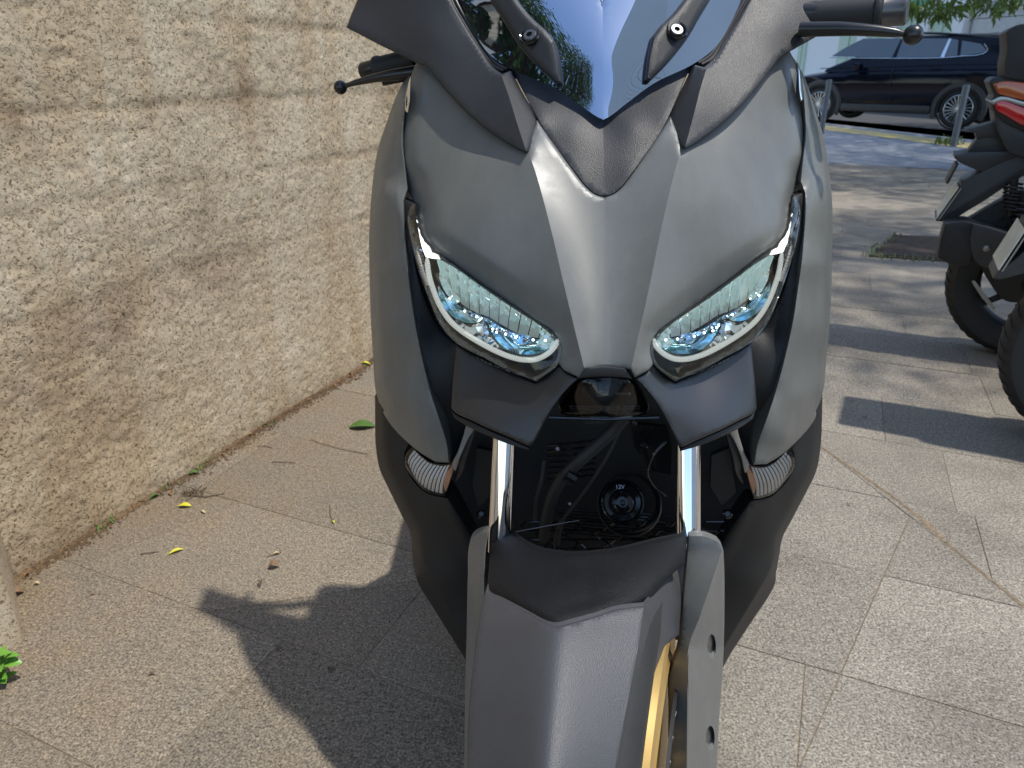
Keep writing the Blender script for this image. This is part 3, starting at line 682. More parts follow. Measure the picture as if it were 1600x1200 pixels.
# black rubber seal and screen surround
seal_out = [(676, -60), (686, -5), (712, 48), (738, 86), (764, 116), (786, 126, 1), (815, 122, 1), (790, 96), (770, 80), (752, 50), (736, 14), (720, -40)]
panel('screen_seal', seal_out, lambda q: _wf(q)+.016, M['dark'], thick=.01, roll=0, step=3., grid=7.)
sl = [(702, -60), (708, -10), (733, 38), (756, 74), (777, 100), (793, 108)]
for k_, dz_ in ((0, .004), (5, .006)):
    pth = [P(a_-k_, b_+k_*.6, float(_wf(np.array([[a_, b_]]))[0])+dz_) for a_, b_ in catmull([(*q_,) for q_ in sl], 5., False)]
    mirrored('screen_beading', tube(pth, .0028 if k_ == 0 else .0035, 8), M['satin_black'])
# ---- black wing garnishes
g_out = [(575, -60, 1), (558, 0), (549, 22), (541, 43, 1), (595, 71), (650, 98), (666, 106), (692, 136), (719, 166), (747, 192), (775, 213), (800, 228), (821, 239, 1), (827, 235, 1), (843, 191, 1), (815, 145), (797, 111, 1), (783, 116, 1), (770, 106), (750, 76), (727, 40), (701, -10), (690, -60, 1)]
G_CR = [(783, 117), (795, 150), (806, 186), (822, 236)]
gc = [(575, -60, 1.155), (558, 0, 1.135), (541, 43, 1.110), (595, 71, 1.080), (650, 98, 1.045), (666, 106, 1.034), (719, 166, .980), (775, 213, .938), (821, 239, .907), (783, 117, .992), (806, 186, .940), (770, 106, 1.005), (750, 76, 1.030), (727, 40, 1.056), (701, -10, 1.09), (690, -60, 1.12), (680, 60, 1.052), (630, 10, 1.10)]
_gf = tps(gc); _gcr = catmull(G_CR, 4., False)
def garn_y(q):
    y = _gf(q); xc = np.interp(q[:, 1], [117, 150, 186, 236], [783, 795, 806, 822]); ins = (q[:, 0] > xc) & (q[:, 1] > 105)
    return y-.0+np.where(ins, .0011*(q[:, 0]-xc), 0)+.012*np.clip(1-np.interp(q[:, 1], [-60, 43], [99, 99])/1, 0, 0)
panel('wing_garnish', g_out, garn_y, M['plastic'], thick=.022, roll=4., rollamt=.006, grid=8., creases=[G_CR], angle=40)
# small chrome badge strips on the flanks
em_out = [(642, 117, 1), (641, 140), (640, 160), (637, 176, 1), (633, 173, 1), (634, 150), (638, 128)]
panel('emblem', em_out, lambda q: tps(sc_)(q)-.006, M['chrome'], thick=.004, roll=1.2, rollamt=.002, step=2., grid=4.)

# ---- headlights
HL_OUT = [(647, 318), (653, 343), (661, 367), (679, 392), (707, 412), (735, 433), (777, 462), (812, 485), (840, 503), (861, 517), (874, 530), (879, 548), (872, 570), (854, 585), (837, 596, 1), (805, 583), (778, 571), (756, 559), (733, 548), (713, 536), (690, 511), (668, 462), (651, 413), (640, 367), (636, 342), (639, 326)]
hc = [(647, 318, .972), (653, 343, .952), (661, 367, .930), (679, 392, .908), (707, 412, .890), (735, 433, .875), (777, 462, .857), (812, 485, .842), (840, 503, .826), (861, 517, .808), (874, 530, .803), (879, 548, .795), (872, 570, .789), (837, 596, .797), (805, 583, .815), (756, 559, .842), (713, 536, .872), (690, 511, .894), (668, 462, .917), (651, 413, .940), (640, 367, .958), (636, 342, .972), (740, 490, .862), (810, 535, .822)]
_hf = tps(hc)
hroot = [empty('headlight', parent=scooter), empty('headlight', parent=scooter)]
def Hp(px, py, off): return P(px, py, float(_hf(np.array([[px, py]]))[0])+off)
panel('lamp_lens', HL_OUT, lambda q: _hf(q)-.001, M['lens'], hroot, thick=0, roll=5., rollamt=.007, grid=9.)
hl_line = catmull(HL_OUT, 4.)
def hous_y(q):
    d, _ = seg_dist(q, hl_line); return _hf(q)+.010+.045*sstep(d/30)
panel('lamp_housing', HL_OUT, hous_y, M['smoke_metal'], hroot, thick=.004, roll=0, grid=7.)
# ribbed light guide
GUIDE = [(667, 402), (670, 428), (679, 458), (690, 482), (705, 503), (724, 519), (746, 533), (772, 547), (796, 557), (818, 562), (838, 561), (855, 553), (867, 541), (873, 530)]
gl = catmull(GUIDE, 1.7, False)
def guide_mesh(line, w, off, ribs=True):
    V, Fc = [], []; T = np.gradient(line, axis=0); T /= np.linalg.norm(T, axis=1)[:, None]; NN = np.stack([-T[:, 1], T[:, 0]], 1)
    for i, (p, nn) in enumerate(zip(line, NN)):
        taper = min(1, .45+i/12.); o_ = off-(.0034 if (ribs and i % 2) else 0)
        for k, (f, dz) in enumerate(((-1, .006), (-.8, 0), (0, -.003), (.8, 0), (1, .006))):
            q = p+nn*w*f*taper; V.append(Hp(q[0], q[1], o_+dz))
    for i in range(len(line)-1):
        for k in range(4): a = i*5+k; Fc.append((a, a+1, a+6, a+5))
    return V, Fc
mirrored('light_guide', guide_mesh(gl, 4.4, .014), M['drl'], hroot, angle=20)
G2 = catmull([(652, 392), (659, 420), (668, 446)], 2.2, False)
mirrored('side_guide', guide_mesh(G2, 3.0, .010), M['rib_lens'], hroot, angle=20)
# bright position-light brow, faceted
def facets(outl, off, amp, mat, name, seed, grid=7., dens=None):
    L = catmull(outl, 4.); r = np.random.default_rng(seed); lo, hi = L.min(0), L.max(0)
    G = np.array([(x+r.uniform(-2, 2), y+r.uniform(-2, 2)) for y in np.arange(lo[1], hi[1], grid) for x in np.arange(lo[0], hi[0], grid)])
    G = G[inside(G, L)]; dd, _ = seg_dist(G, L); G = G[dd > 2]
    A = np.concatenate([L, G]); vs, es, fs, *_ = delaunay_2d_cdt([Vector((float(a), float(b))) for a, b in A], [], [list(range(len(L)))], 1, 1e-4)
    V = [Hp(v.x, v.y, off+r.uniform(-amp, amp)) for v in vs]; return mirrored(name, (V, [tuple(f) for f in fs]), mat, hroot, angle=5)
facets([(648, 330, 1), (652, 345), (658, 362), (668, 381), (684, 399, 1), (690, 405, 1), (676, 404), (665, 401, 1), (659, 385), (654, 360)], .012, .004, M['brow'], 'position_light', 3, 6.)
facets([(640, 345), (646, 335), (650, 360), (657, 385), (662, 402), (664, 440), (655, 420), (646, 390), (641, 365)], .022, .004, M['mirror'], 'side_reflector', 8, 8.)
# upper row of tall reflector fins
top = catmull([(684, 404), (709, 417), (737, 437), (778, 466), (813, 489), (840, 506), (862, 524)], 2., False)
bot = catmull([(694, 452), (706, 462), (726, 478), (745, 489), (762, 494), (785, 508), (808, 520), (832, 527), (858, 529)], 2., False)
def along(L, t):
    s = np.concatenate([[0], np.cumsum(np.linalg.norm(np.diff(L, axis=0), axis=1))]); s /= s[-1]; return np.array([np.interp(t, s, L[:, 0]), np.interp(t, s, L[:, 1])])
for k in range(11):
    t0, t1 = k/11+.004, (k+1)/11-.004; a, b, c, d = along(top, t0), along(top, t1), along(bot, t1), along(bot, t0); V, Fc = [], []
    nu, nv = 4, 5
    for i in range(nu+1):
        for j in range(nv+1):
            u, v = i/nu, j/nv; q = (a*(1-u)+b*u)*(1-v)+(d*(1-u)+c*u)*v
            V.append(Hp(q[0], q[1], .010+.026*v**1.3+.008*math.sin(u*math.pi)*v-.004*u*v))
    for i in range(nu):
        for j in range(nv): e = i*(nv+1)+j; Fc.append((e, e+1, e+nv+2, e+nv+1))
    # side web of the fin
    w0 = len(V)
    for j in range(nv+1): V.append(tuple(np.array(V[j])+np.array([0, -.010*(1-j/nv), 0])))
    for j in range(nv): Fc.append((j, j+1, w0+j+1, w0+j))
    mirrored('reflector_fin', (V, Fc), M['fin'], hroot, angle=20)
# two lower reflector bowls
def bowl(outl, cx, cy, depth, mat, name, off=.014):
    L = catmull(outl, 4.); rings = 7; V, Fc = [], []; n = len(L)
    for i in range(rings+1):
        t = i/rings
        for p in L: q = p*(1-t)+np.array([cx, cy])*t; V.append(Hp(q[0], q[1], off+depth*(1-(1-t)**2)))
    for i in range(rings):
        for k in range(n): a, b = i*n+k, i*n+(k+1) % n; Fc.append((a, b, b+n, a+n))
    return mirrored(name, (V, Fc), mat, hroot, angle=60)
bowl([(685, 446), (694, 460), (712, 474), (735, 488), (755, 496, 1), (748, 503), (728, 504), (708, 495), (694, 480), (686, 462)], 712, 482, .020, M['mirror_blue'], 'reflector_bowl')
bowl([(761, 497, 1), (780, 510), (806, 522), (835, 530), (862, 530, 1), (858, 543), (845, 551), (822, 554), (800, 550), (780, 536), (768, 518)], 812, 538, .022, M['mirror_blue'], 'reflector_bowl')
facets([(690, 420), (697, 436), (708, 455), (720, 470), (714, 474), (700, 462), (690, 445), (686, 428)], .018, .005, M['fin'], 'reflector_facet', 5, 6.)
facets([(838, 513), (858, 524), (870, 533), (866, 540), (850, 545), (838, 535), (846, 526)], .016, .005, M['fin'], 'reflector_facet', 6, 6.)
facets([(724, 480), (742, 490), (758, 496), (776, 507), (800, 519), (832, 528), (828, 534), (800, 527), (778, 517), (760, 503), (738, 496)], .020, .006, M['mirror'], 'reflector_facet', 9, 5.)
facets([(700, 492), (716, 502), (740, 507), (757, 503), (764, 520), (776, 537), (790, 548), (768, 542), (740, 528), (716, 512)], .026, .004, M['mirror'], 'lower_reflector', 19, 9.)
# LEDs
for (px, py) in ((770, 514), (776, 519), (790, 522), (806, 527), (745, 495), (726, 486), (833, 531), (852, 532), (703, 466)):
    k = Hp(px, py, .013); mirrored('led_chip', ball(k, .0014, 8, 6), M['led'], hroot)
# tiny moulded marks under the guide
def mark_strip():
    V, Fc = [], []; r = random.Random(4); L = catmull([(740, 556), (760, 567), (785, 577), (808, 585), (826, 590)], 2.0, False); T = np.gradient(L, axis=0); T /= np.linalg.norm(T, axis=1)[:, None]
    for i in range(2, len(L)-2):
        if r.random() < .3: continue
        p, t = L[i], T[i]; nn = np.array([-t[1], t[0]]); h = r.choice((1.1, 1.6)); b0 = len(V)
        for (u, v) in ((-.5, 0), (.3, 0), (.3, -h), (-.5, -h)): q = p+t*u*1.3+nn*v; V.append(Hp(q[0], q[1], .0035))
        Fc.append((b0, b0+1, b0+2, b0+3))
    return V, Fc
mirrored('moulded_marks', mark_strip(), M['steel'], hroot)
# ---- beak: dark lower cowl below each headlight
bk_out = [(712, 537, 1), (733, 549), (756, 560), (778, 572), (805, 584), (837, 597, 1), (854, 586), (873, 569, 1), (882, 579), (905, 591, 1), (889, 606), (875, 622), (862, 640), (850, 660), (839, 682), (831, 697, 1), (826, 697, 1), (795, 683), (764, 670), (735, 656), (712, 645), (705, 637, 1), (707, 600), (710, 562)]
bc = [(712, 537, .895), (756, 560, .868), (805, 584, .838), (837, 597, .812), (873, 569, .800), (905, 591, .774), (875, 622, .776), (850, 660, .776), (831, 697, .770), (795, 683, .783), (764, 670, .800), (735, 656, .822), (705, 637, .855), (707, 600, .868), (800, 635, .806), (760, 620, .832), (840, 640, .786)]
_bf = tps(bc)
panel('beak_cowl', bk_out, _bf, M['satin_black'], thick=.030, roll=4., rollamt=.005, grid=7., creases=[[(840, 600), (852, 625), (846, 655), (832, 690)]], angle=45)
# lower lip under each beak
lip = [(705, 639, 1), (712, 647), (735, 658), (764, 672), (795, 685), (826, 699, 1), (828, 704, 1), (795, 694), (760, 680), (730, 666), (710, 653, 1)]
panel('beak_lip', lip, lambda q: _bf(q)+.014, M['dark'], thick=.03, roll=1.5, rollamt=.002, step=3., grid=5.)
# ---- black strip and central lamp
panel('nose_trim', [(912, 576, 1), (945, 573), (978, 576, 1), (988, 592, 1), (970, 590), (945, 589), (920, 590), (902, 592, 1)], lambda q: 0*q[:, 0]+.772, M['satin_black'], thick=.012, roll=2., rollamt=.002, mirror=False, step=3., grid=6.)
CL = [(906, 592), (945, 588), (984, 592), (993, 600), (1003, 617), (1012, 634), (1012, 644), (998, 649), (945, 651), (890, 649), (876, 645), (874, 636), (886, 617), (897, 600)]
clc = tps([(906, 592, .780), (984, 592, .780), (945, 588, .772), (945, 651, .765), (874, 640, .800), (1012, 640, .800), (945, 620, .764)])
clr = empty('centre_lamp', parent=scooter)
panel('lamp_lens', CL, clc, M['smoke_lens'], clr, thick=0, roll=4., rollamt=.006, mirror=False, step=3., grid=7.)
cll = catmull(CL, 3.)
panel('lamp_housing', CL, lambda q: clc(q)+.006+.022*sstep(seg_dist(q, cll)[0]/14), M['plastic'], clr, thick=.02, roll=0, mirror=False, step=3., grid=6.)
V, Fc = [], []
for rrow, yy in enumerate((634, 638, 642, 645.5)):
    b0 = len(V)
    for i in range(25):
        x = 890+110*i/24; off = .006+.004*(i % 2)
        for dy in (-1.7, 1.7): V.append(P(x, yy+dy+2*math.cos((i-12)/9), float(clc(np.array([[x, yy]]))[0])+off+.003))
    for i in range(24): a = b0+i*2; Fc.append((a, a+1, a+3, a+2))
mk('lamp_ribs', V, Fc, M['steel'], clr, smooth=False)
for (x0, x1, y0, y1) in ((931, 946, 610, 613), (931, 946, 617, 620), (931, 933, 610, 620), (944, 946, 610, 620), (962, 985, 613, 617)):
    V = [P(a, b, .779) for a, b in ((x0, y0), (x1, y0), (x1, y1), (x0, y1))]+[P(a, b, .783) for a, b in ((x0, y0), (x1, y0), (x1, y1), (x0, y1))]
    mk('lamp_frame', V, [(0, 1, 2, 3), (0, 4, 5, 1), (1, 5, 6, 2), (2, 6, 7, 3), (3, 7, 4, 0)], M['steel'], clr, smooth=False, recalc=True)
rim = [P(p[0], p[1], float(clc(p[None])[0])+.004) for p in catmull([(874, 632), (876, 644), (890, 649), (945, 652), (998, 649), (1012, 643), (1013, 632)], 4., False)]
mk('lamp_rim', *tube(rim, .0011, 6), M['dark_gloss'], clr)
# ---- turn signals
ts_out = [(643, 700), (634, 710), (633, 728), (647, 749), (664, 767), (680, 774), (695, 775, 1), (704, 755), (711, 733), (720, 706), (733, 683), (741, 669), (738, 662), (730, 662), (725, 672), (716, 700), (706, 722, 1), (690, 725), (672, 721), (657, 710)]
tc_ = [(643, 700, .966), (633, 720, .975), (647, 749, .968), (680, 774, .948), (695, 775, .930), (711, 733, .914), (741, 669, .905), (730, 662, .905), (716, 700, .903), (706, 722, .908), (672, 721, .938), (657, 710, .950), (670, 745, .936), (692, 745, .922)]
_tf = tps(tc_); troot = [empty('turn_signal', parent=scooter), empty('turn_signal', parent=scooter)]
panel('lamp_lens', ts_out, _tf, M['lens'], troot, thick=0, roll=3., rollamt=.006, step=3., grid=6.)
tsl = catmull(ts_out, 3.)
panel('lamp_housing', ts_out, lambda q: _tf(q)+.008+.014*sstep(seg_dist(q, tsl)[0]/10), M['dark_gloss'], troot, thick=.012, roll=0, step=3., grid=5.)
# curved ribs fan across the body of the signal
upr = catmull([(647, 703), (657, 713), (672, 724), (690, 728), (704, 726)], 2., False); lowr = catmull([(637, 722), (648, 745), (664, 762), (680, 769), (692, 771)], 2., False)
for k in range(12):
    t0, t1 = k/12+.01, (k+1)/12-.01; V, Fc = [], []
    for j in range(7):
        v = j/6
        for u, dz in ((t0, .0035), ((t0*2+t1)/3, .0012), ((t0+2*t1)/3, .0012), (t1, .0035)):
            q = along(upr, u)*(1-v)+along(lowr, v*0+u)*v+np.array([-3*math.sin(v*math.pi), 0]); V.append(P(q[0], q[1], float(_tf(q[None])[0])+dz+.001))
    for j in range(6):
        for i in range(3): a = j*4+i; Fc.append((a, a+1, a+5, a+4))
    mirrored('lens_rib', (V, Fc), M['rib_lens'], troot, angle=30)
panel('bulb_reflector', [(712, 712), (706, 727), (697, 740), (693, 756), (696, 768), (703, 752), (709, 734), (714, 718)], lambda q: _tf(q)+.003, M['amber_in'], troot, thick=.003, roll=2., rollamt=.002, step=2.5, grid=4.)
panel('lens_arm', [(711, 736), (720, 712), (733, 684), (741, 670), (738, 663), (730, 663), (724, 680), (715, 706), (707, 724)], lambda q: _tf(q)-.003, M['clear_plastic'], troot, thick=.004, roll=2., rollamt=.002, step=2.5, grid=4.)
# ---- lower leg shields
ls_out = [(586, 618, 1), (586, 650), (587, 695), (593, 732), (608, 765), (628, 806), (641, 833), (644, 862), (646, 886), (653, 910), (681, 956), (727, 1030), (737, 1046, 1), (760, 1046, 1), (760, 900), (742, 850), (722, 812), (700, 778, 1), (664, 768), (634, 728), (634, 705), (640, 692), (615, 660)]
lc = [(586, 618, 1.040), (587, 695, 1.030), (593, 732, 1.022), (628, 806, 1.000), (641, 833, .992), (646, 886, .982), (681, 956, .962), (727, 1030, .945), (760, 1046, .945), (760, 900, .955), (742, 850, .950), (722, 812, .945), (700, 778, .942), (664, 768, .962), (634, 728, .985), (634, 705, .990), (615, 660, 1.010), (660, 830, .972), (690, 900, .950), (650, 780, .978)]
_lf = tps(lc); _lo = catmull([(586, 618), (586, 650), (587, 695), (593, 732), (608, 765), (628, 806), (641, 833), (646, 886)], 4., False); LS_CR = [(642, 836), (672, 896), (700, 948), (735, 1010)]; _lcr = catmull(LS_CR, 4., False)
def ls_y(q):
    y = _lf(q); d, _ = seg_dist(q, _lo, False); y = y+.045*np.clip(1-d/18, 0, 1)**1.6
    d, s = seg_dist(q, _lcr, False); xc = np.interp(q[:, 1], [836, 896, 948, 1010], [642, 672, 700, 735]); y = y+np.where((q[:, 0] < xc) & (q[:, 1] > 830), .0022*(xc-q[:, 0]), 0)
    d, s = seg_dist(q, catmull([(697, 776), (720, 830), (745, 880)], 4., False), False); return y-.006*np.exp(-(d/9)**2)
panel('leg_shield', ls_out, ls_y, M['plastic_low'], thick=.06, roll=3., rollamt=.006, grid=8., creases=[LS_CR], angle=40)
# ---- dark inner bodywork behind the fork
ic = tps([(625, 340, 1.04), (1265, 340, 1.04), (700, 640, 1.02), (1190, 640, 1.02), (700, 780, .985), (1190, 780, .985), (945, 700, 1.06), (945, 900, 1.03), (740, 900, .985), (1150, 900, .985), (800, 750, 1.03), (1090, 750, 1.03), (740, 1060, .97), (1150, 1060, .97), (945, 1060, 1.0)])
panel('inner_cover', [(628, 330, 1), (1262, 330, 1), (1258, 640), (1190, 790), (1140, 900), (1100, 1000, 1), (790, 1000, 1), (750, 900), (700, 790), (634, 640)], ic, M['dark'], thick=.02, roll=0, grid=16., mirror=False)
# ribbed duct on the left of the cavity
for k in range(7):
    y = 690+k*9; mk('duct_rib', *tube([P(856, y+6, .985), P(890, y+3, .965), P(930, y-2, .965)], .0022, 6), M['dark_gloss'], scooter)
mk('under_tray', *merge(tube([P(858, 652, .80), P(945, 655, .80), P(1030, 652, .80)], .0025, 8)), M['dark_gloss'], scooter)
tab = [P(912, 655, .80), P(948, 655, .80), P(946, 662, .80), P(914, 663, .80)]
mk('tray_tab', *merge((tab+[(v[0], v[1]+.02, v[2]) for v in tab], [(0, 1, 2, 3), (0, 4, 5, 1), (1, 5, 6, 2), (2, 6, 7, 3), (3, 7, 4, 0)])), M['plastic_low'], scooter, recalc=True)
# brake hose and cable
def smooth_path(pts, Ys, n=60):
    L = catmull(pts, 3., False); t = np.linspace(0, 1, len(L)); yy = np.interp(t, np.linspace(0, 1, len(Ys)), Ys); return [P(p[0], p[1], y) for p, y in zip(L, yy)]
mk('hose', *tube(smooth_path([(985, 640), (958, 672), (930, 698), (900, 725), (878, 748), (865, 772), (856, 800), (850, 840)], [.86, .87, .87, .87, .88, .90, .92, .94]), .0088, 12), M['rubber'], scooter)
mk('cable', *tube(smooth_path([(969, 668), (955, 700), (935, 735), (915, 765), (895, 792), (880, 812), (872, 850)], [.875, .875, .88, .89, .90, .91, .93]), .0028, 8), M['rubber'], scooter)
mk('cable_tie', *tube([P(905, 813, .90), P(870, 819, .89), P(838, 825, .88), P(806, 831, .87)], [.0006, .0007, .0006, .0004], 6), M['steel'], scooter)
mk('thin_wire', *tube(smooth_path([(875, 812), (868, 835), (866, 858)], [.90, .90, .89]), .0012, 6), M['rubber'], scooter)
# horn
HAX = (0, -.86, .5); hk = .97/F_PX; hc_ = P(973, 785, .955)
horn = empty('horn', parent=scooter)
mk('horn_shell', *lathe([(40*hk, -.03), (40*hk, -.004), (38*hk, 0), (35*hk, .001), (32*hk, -.004), (24*hk, -.006), (20*hk, .001), (16*hk, .003), (9*hk, .004), (8.5*hk, .001), (5*hk, .001), (.0001, .002)], hc_, HAX, 40), M['dark_gloss'], horn, recalc=True)
mk('horn_nut', *lathe([(5.5*hk, .001), (5.2*hk, .005), (3*hk, .0055), (2.6*hk, .003), (.0001, .003)], hc_, HAX, 6), M['black_metal'], horn, recalc=True, smooth=False)
mk('horn_shroud', *lathe([(57*hk, -.02), (58*hk, .004), (55*hk, .006), (53*hk, -.002), (52*hk, -.03)], P(983, 788, .965), HAX, 40), M['dark'], horn, recalc=True)
def text_mesh(name, s, size, mat, parent, origin, xa, ya, na, align='CENTER', ext=.0004):
    cu = bpy.data.curves.new(name, 'FONT'); cu.body = s; cu.size = size; cu.align_x = align; cu.align_y = 'CENTER'; cu.extrude = ext
    to = bpy.data.objects.new(name+'_tmp', cu); scene.collection.objects.link(to); bpy.context.view_layer.update()
    me = bpy.data.meshes.new_from_object(to.evaluated_get(bpy.context.evaluated_depsgraph_get())); bpy.data.objects.remove(to)
    mt = Matrix.Identity(4)
    for i, v in enumerate((xa, ya, na)):
        for j in range(3): mt[j][i] = v[j]
    mt.translation = Vector(origin); me.transform(mt); me.materials.clear(); me.materials.append(mat); me.name = name
    o = bpy.data.objects.new(name, me); return link(o, parent)
ha = Vector(HAX).normalized(); hx = Vector((1, 0, 0)); hy = ha.cross(hx)
text_mesh('horn_marking', '12V', .0085, M['steel'], horn, Vector(hc_)+hy*(27*hk)+ha*.001-hx*.004, hx, hy, ha)
# hexagon grille
V, Fc = [], []
for row in range(5):
    for colm in range(7):
        cx, cy = 835+colm*47+(23 if row % 2 else 0), 822+row*14
        if cy < 815: continue
        hexp = [(cx-22, cy), (cx-14, cy-7), (cx+14, cy-7), (cx+22, cy), (cx+14, cy+7), (cx-14, cy+7)]
        V, Fc = merge((V, Fc), *[tube([P(*hexp[i], .985), P(*hexp[(i+1) % 6], .985)], .0016, 5) for i in range(6)])
mk('grille', V, Fc, M['dark_gloss'], scooter)
for (px, py, Y, R) in ((871, 701, .955, 5), (1007, 695, .965, 7), (890, 787, .93, 4), (858, 803, .92, 4), (990, 659, .90, 6), (1137, 803, .965, 9), (752, 803, .965, 9)):
    mk('bolt', *lathe([(R*hk, -.004), (R*hk, .001), (R*hk*.6, .003), (R*hk*.5, .001), (.0001, .001)], P(px, py, Y), (0, -.85, .5), 6 if R < 6 else 16), M['steel'] if R < 6 else M['dark_gloss'], scooter, recalc=True)
def plate_px(name, pts, Y0, th, mat):
    V = [P(a_, b_, Y0) for a_, b_ in pts]; n = len(V); V += [(v[0], v[1]+th, v[2]) for v in V]
    return mk(name, V, [tuple(range(n))]+[(i, (i+1) % n, n+(i+1) % n, n+i) for i in range(n)], mat, scooter, smooth=False, recalc=True)
plate_px('bracket_plate', [(985, 662), (1042, 668), (1050, 700), (1048, 742), (1015, 735), (992, 700)], .985, .01, M['dark_gloss'])
plate_px('bracket_plate', [(745, 700), (770, 706), (772, 770), (748, 792), (738, 760)], .975, .01, M['plastic_low'])
plate_px('bracket_plate', [(1112, 712), (1140, 700), (1150, 770), (1128, 790), (1110, 760)], .975, .01, M['plastic_low'])
for k in range(9): mk('radiator_fin', *tube([P(868+k*2, 792+k*5, .99), P(1050, 806+k*5, .99)], .0011, 5), M['dark_gloss'], scooter)
mk('wiring', *tube(smooth_path([(1040, 690), (1020, 712), (1012, 740), (1022, 760), (1040, 775)], [.955, .95, .95, .955, .96]), .0022, 6), M['dark_gloss'], scooter)
mk('wiring', *tube(smooth_path([(850, 720), (846, 750), (838, 780), (836, 812)], [.95, .94, .94, .945]), .0030, 6), M['rubber'], scooter)
mk('clip', *merge(tube([P(884, 742, .868), P(898, 750, .868)], .0095, 10)), M['dark_gloss'], scooter)
# signal stalk brackets beside the fork
panel('signal_bracket', [(722, 690), (734, 668), (742, 668), (738, 690), (731, 712), (722, 740), (712, 752), (716, 720)], lambda q: _tf(q)+.016, M['satin_black'], thick=.02, roll=2., rollamt=.002, step=3., grid=6.)

# ---- fork, wheel and mudguard (steered a little to the bike's right)
for (xa, xb, Ya, Yb) in ((789, 781, .838, .792), (1075, 1075, .832, .778)):
    a, b = Vector(P(xa, 668, Ya+.012)), Vector(P(xb, 850, Yb+.012)); d = (b-a).normalized()
    mk('fork_tube', *tube([a-d*.02, a, b, b+d*.01], .0156, 40), M['chrome'], scooter)
for (xa, ya, Ya, xb, yb, Yb) in ((1098, 860, .845, 1084, 1290, .725), (757, 860, .860, 752, 1290, .745)):
    mk('fork_slider', *tube([P(xa, ya, Ya), P(xb, yb, Yb)], .017, 24), M['dark'], scooter)
def cov(name, outline, ctrl, crease, mat, extra=None, **kw):
    f = tps(ctrl); return panel(name, outline, (lambda q: f(q)+(extra(q) if extra else 0)), mat, mirror=False, creases=crease or [], **kw)
fr_out = [(1076, 836, 1), (1104, 838), (1121, 845, 1), (1129, 856), (1131, 875), (1132, 937), (1130, 1032), (1124, 1120), (1120, 1200), (1114, 1290, 1), (1043, 1290, 1), (1045, 1200), (1046, 1120), (1047, 1052), (1053, 1034), (1058, 1022), (1063, 993), (1068, 930)]
frx = ([836, 862, 962, 1011, 1200, 1290], [1128, 1128, 1094, 1076, 1074, 1072])
def ell(cx, cy, s, n=26): return [(cx+6.8*s*math.cos(t), cy+19*s*math.sin(t)) for t in np.linspace(0, 2*math.pi, n, endpoint=False)]
REC = [(1112, 1010), (1110, 1153)]
FR_C = [(1076, 836, .742), (1128, 850, .752), (1132, 937, .716), (1130, 1032, .683), (1120, 1200, .637), (1114, 1290, .62), (1047, 1052, .672), (1045, 1200, .634), (1043, 1290, .617), (1063, 993, .690), (1094, 962, .700), (1075, 1060, .667)]
fr = cov('fork_cover', fr_out, FR_C,
    [[(1126, 866), (1094, 962), (1076, 1011), (1074, 1100), (1073, 1200), (1072, 1285)]], M['grey'], extra=lambda q: np.where(q[:, 0] > np.interp(q[:, 1], *frx), 0.0015*(q[:, 0]-np.interp(q[:, 1], *frx)), .0006*(np.interp(q[:, 1], *frx)-q[:, 0])), thick=.010, roll=2., rollamt=.003, angle=20, holes=[ell(cx, cy, 1.) for cx, cy in REC])[0]
_ff = tps(FR_C)
def fr_y(q): x0 = np.interp(q[:, 1], *frx); return _ff(q)+np.where(q[:, 0] > x0, .0015*(q[:, 0]-x0), .0006*(x0-q[:, 0]))
for cx, cy in REC:
    V, Fc = [], []
    for i, s_ in enumerate((1.25, .8, .45, .01)):
        for q in ell(cx, cy, s_): V.append(P(q[0], q[1], float(fr_y(np.array([q]))[0])+(.007, .010, .0095, .009)[i]))
    for i in range(3):
        for k in range(26): a_, b_ = i*26+k, i*26+(k+1) % 26; Fc.append((a_, b_, b_+26, a_+26))
    mk('bolt_recess', V, Fc, M['steel'], fr, recalc=True)
fl_out = [(764, 828, 1), (750, 831), (739, 838), (734, 848), (731, 900), (729, 990), (727, 1060), (725, 1200), (723, 1290, 1), (765, 1290, 1), (762, 1100), (758, 1000), (757, 940), (758, 867)]
fl = cov('fork_cover', fl_out, [(764, 828, .766), (734, 848, .800), (731, 900, .784), (729, 990, .752), (727, 1060, .732), (725, 1200, .694), (723, 1290, .675), (765, 1290, .628), (762, 1100, .67), (758, 1000, .695), (757, 900, .730)], None, M['grey'], thick=.010, roll=2., rollamt=.003)[0]
# mudguard
CYP = ([820, 835, 860, 900, 975, 1050, 1200, 1300], [.80, .765, .700, .645, .577, .527, .452, .415])
PXC = ([830, 975, 1200, 1300], [925, 868, 850, 842]); HWP = ([830, 900, 975, 1200, 1300], [160, 150, 140, 130, 130])
def guard_y(q):
    y = np.interp(q[:, 1], *CYP); c = np.interp(q[:, 1], *PXC); hw = np.interp(q[:, 1], *HWP); u = (q[:, 0]-c)/hw
    return y+.030*u**2+.018*u**4-.00010*(q[:, 0]-c)
_gy = np.linspace(815, 1300, 30); _gyf = np.interp(_gy, *CYP); _pc = np.polyfit(_gy, _gyf, 5)
CYP = (list(_gy), list(np.polyval(_pc, _gy)))
fd_out = [(762, 916, 1), (765, 929), (785, 939), (804, 949), (830, 963), (850, 974), (868, 979), (890, 974), (930, 963), (965, 952), (1006, 947, 1), (1030, 918), (1055, 890, 1), (1069, 880, 1), (1064, 950), (1061, 993, 1), (1048, 1001), (1038, 1012), (1033, 1030), (1022, 1060), (1006, 1105), (990, 1152), (975, 1200), (945, 1300, 1), (728, 1300, 1), (729, 1200), (733, 1100), (740, 1030), (748, 975), (756, 935)]
FD_CR = [(1006, 948), (1001, 985), (996, 1018), (980, 1100), (961, 1200), (940, 1298)]
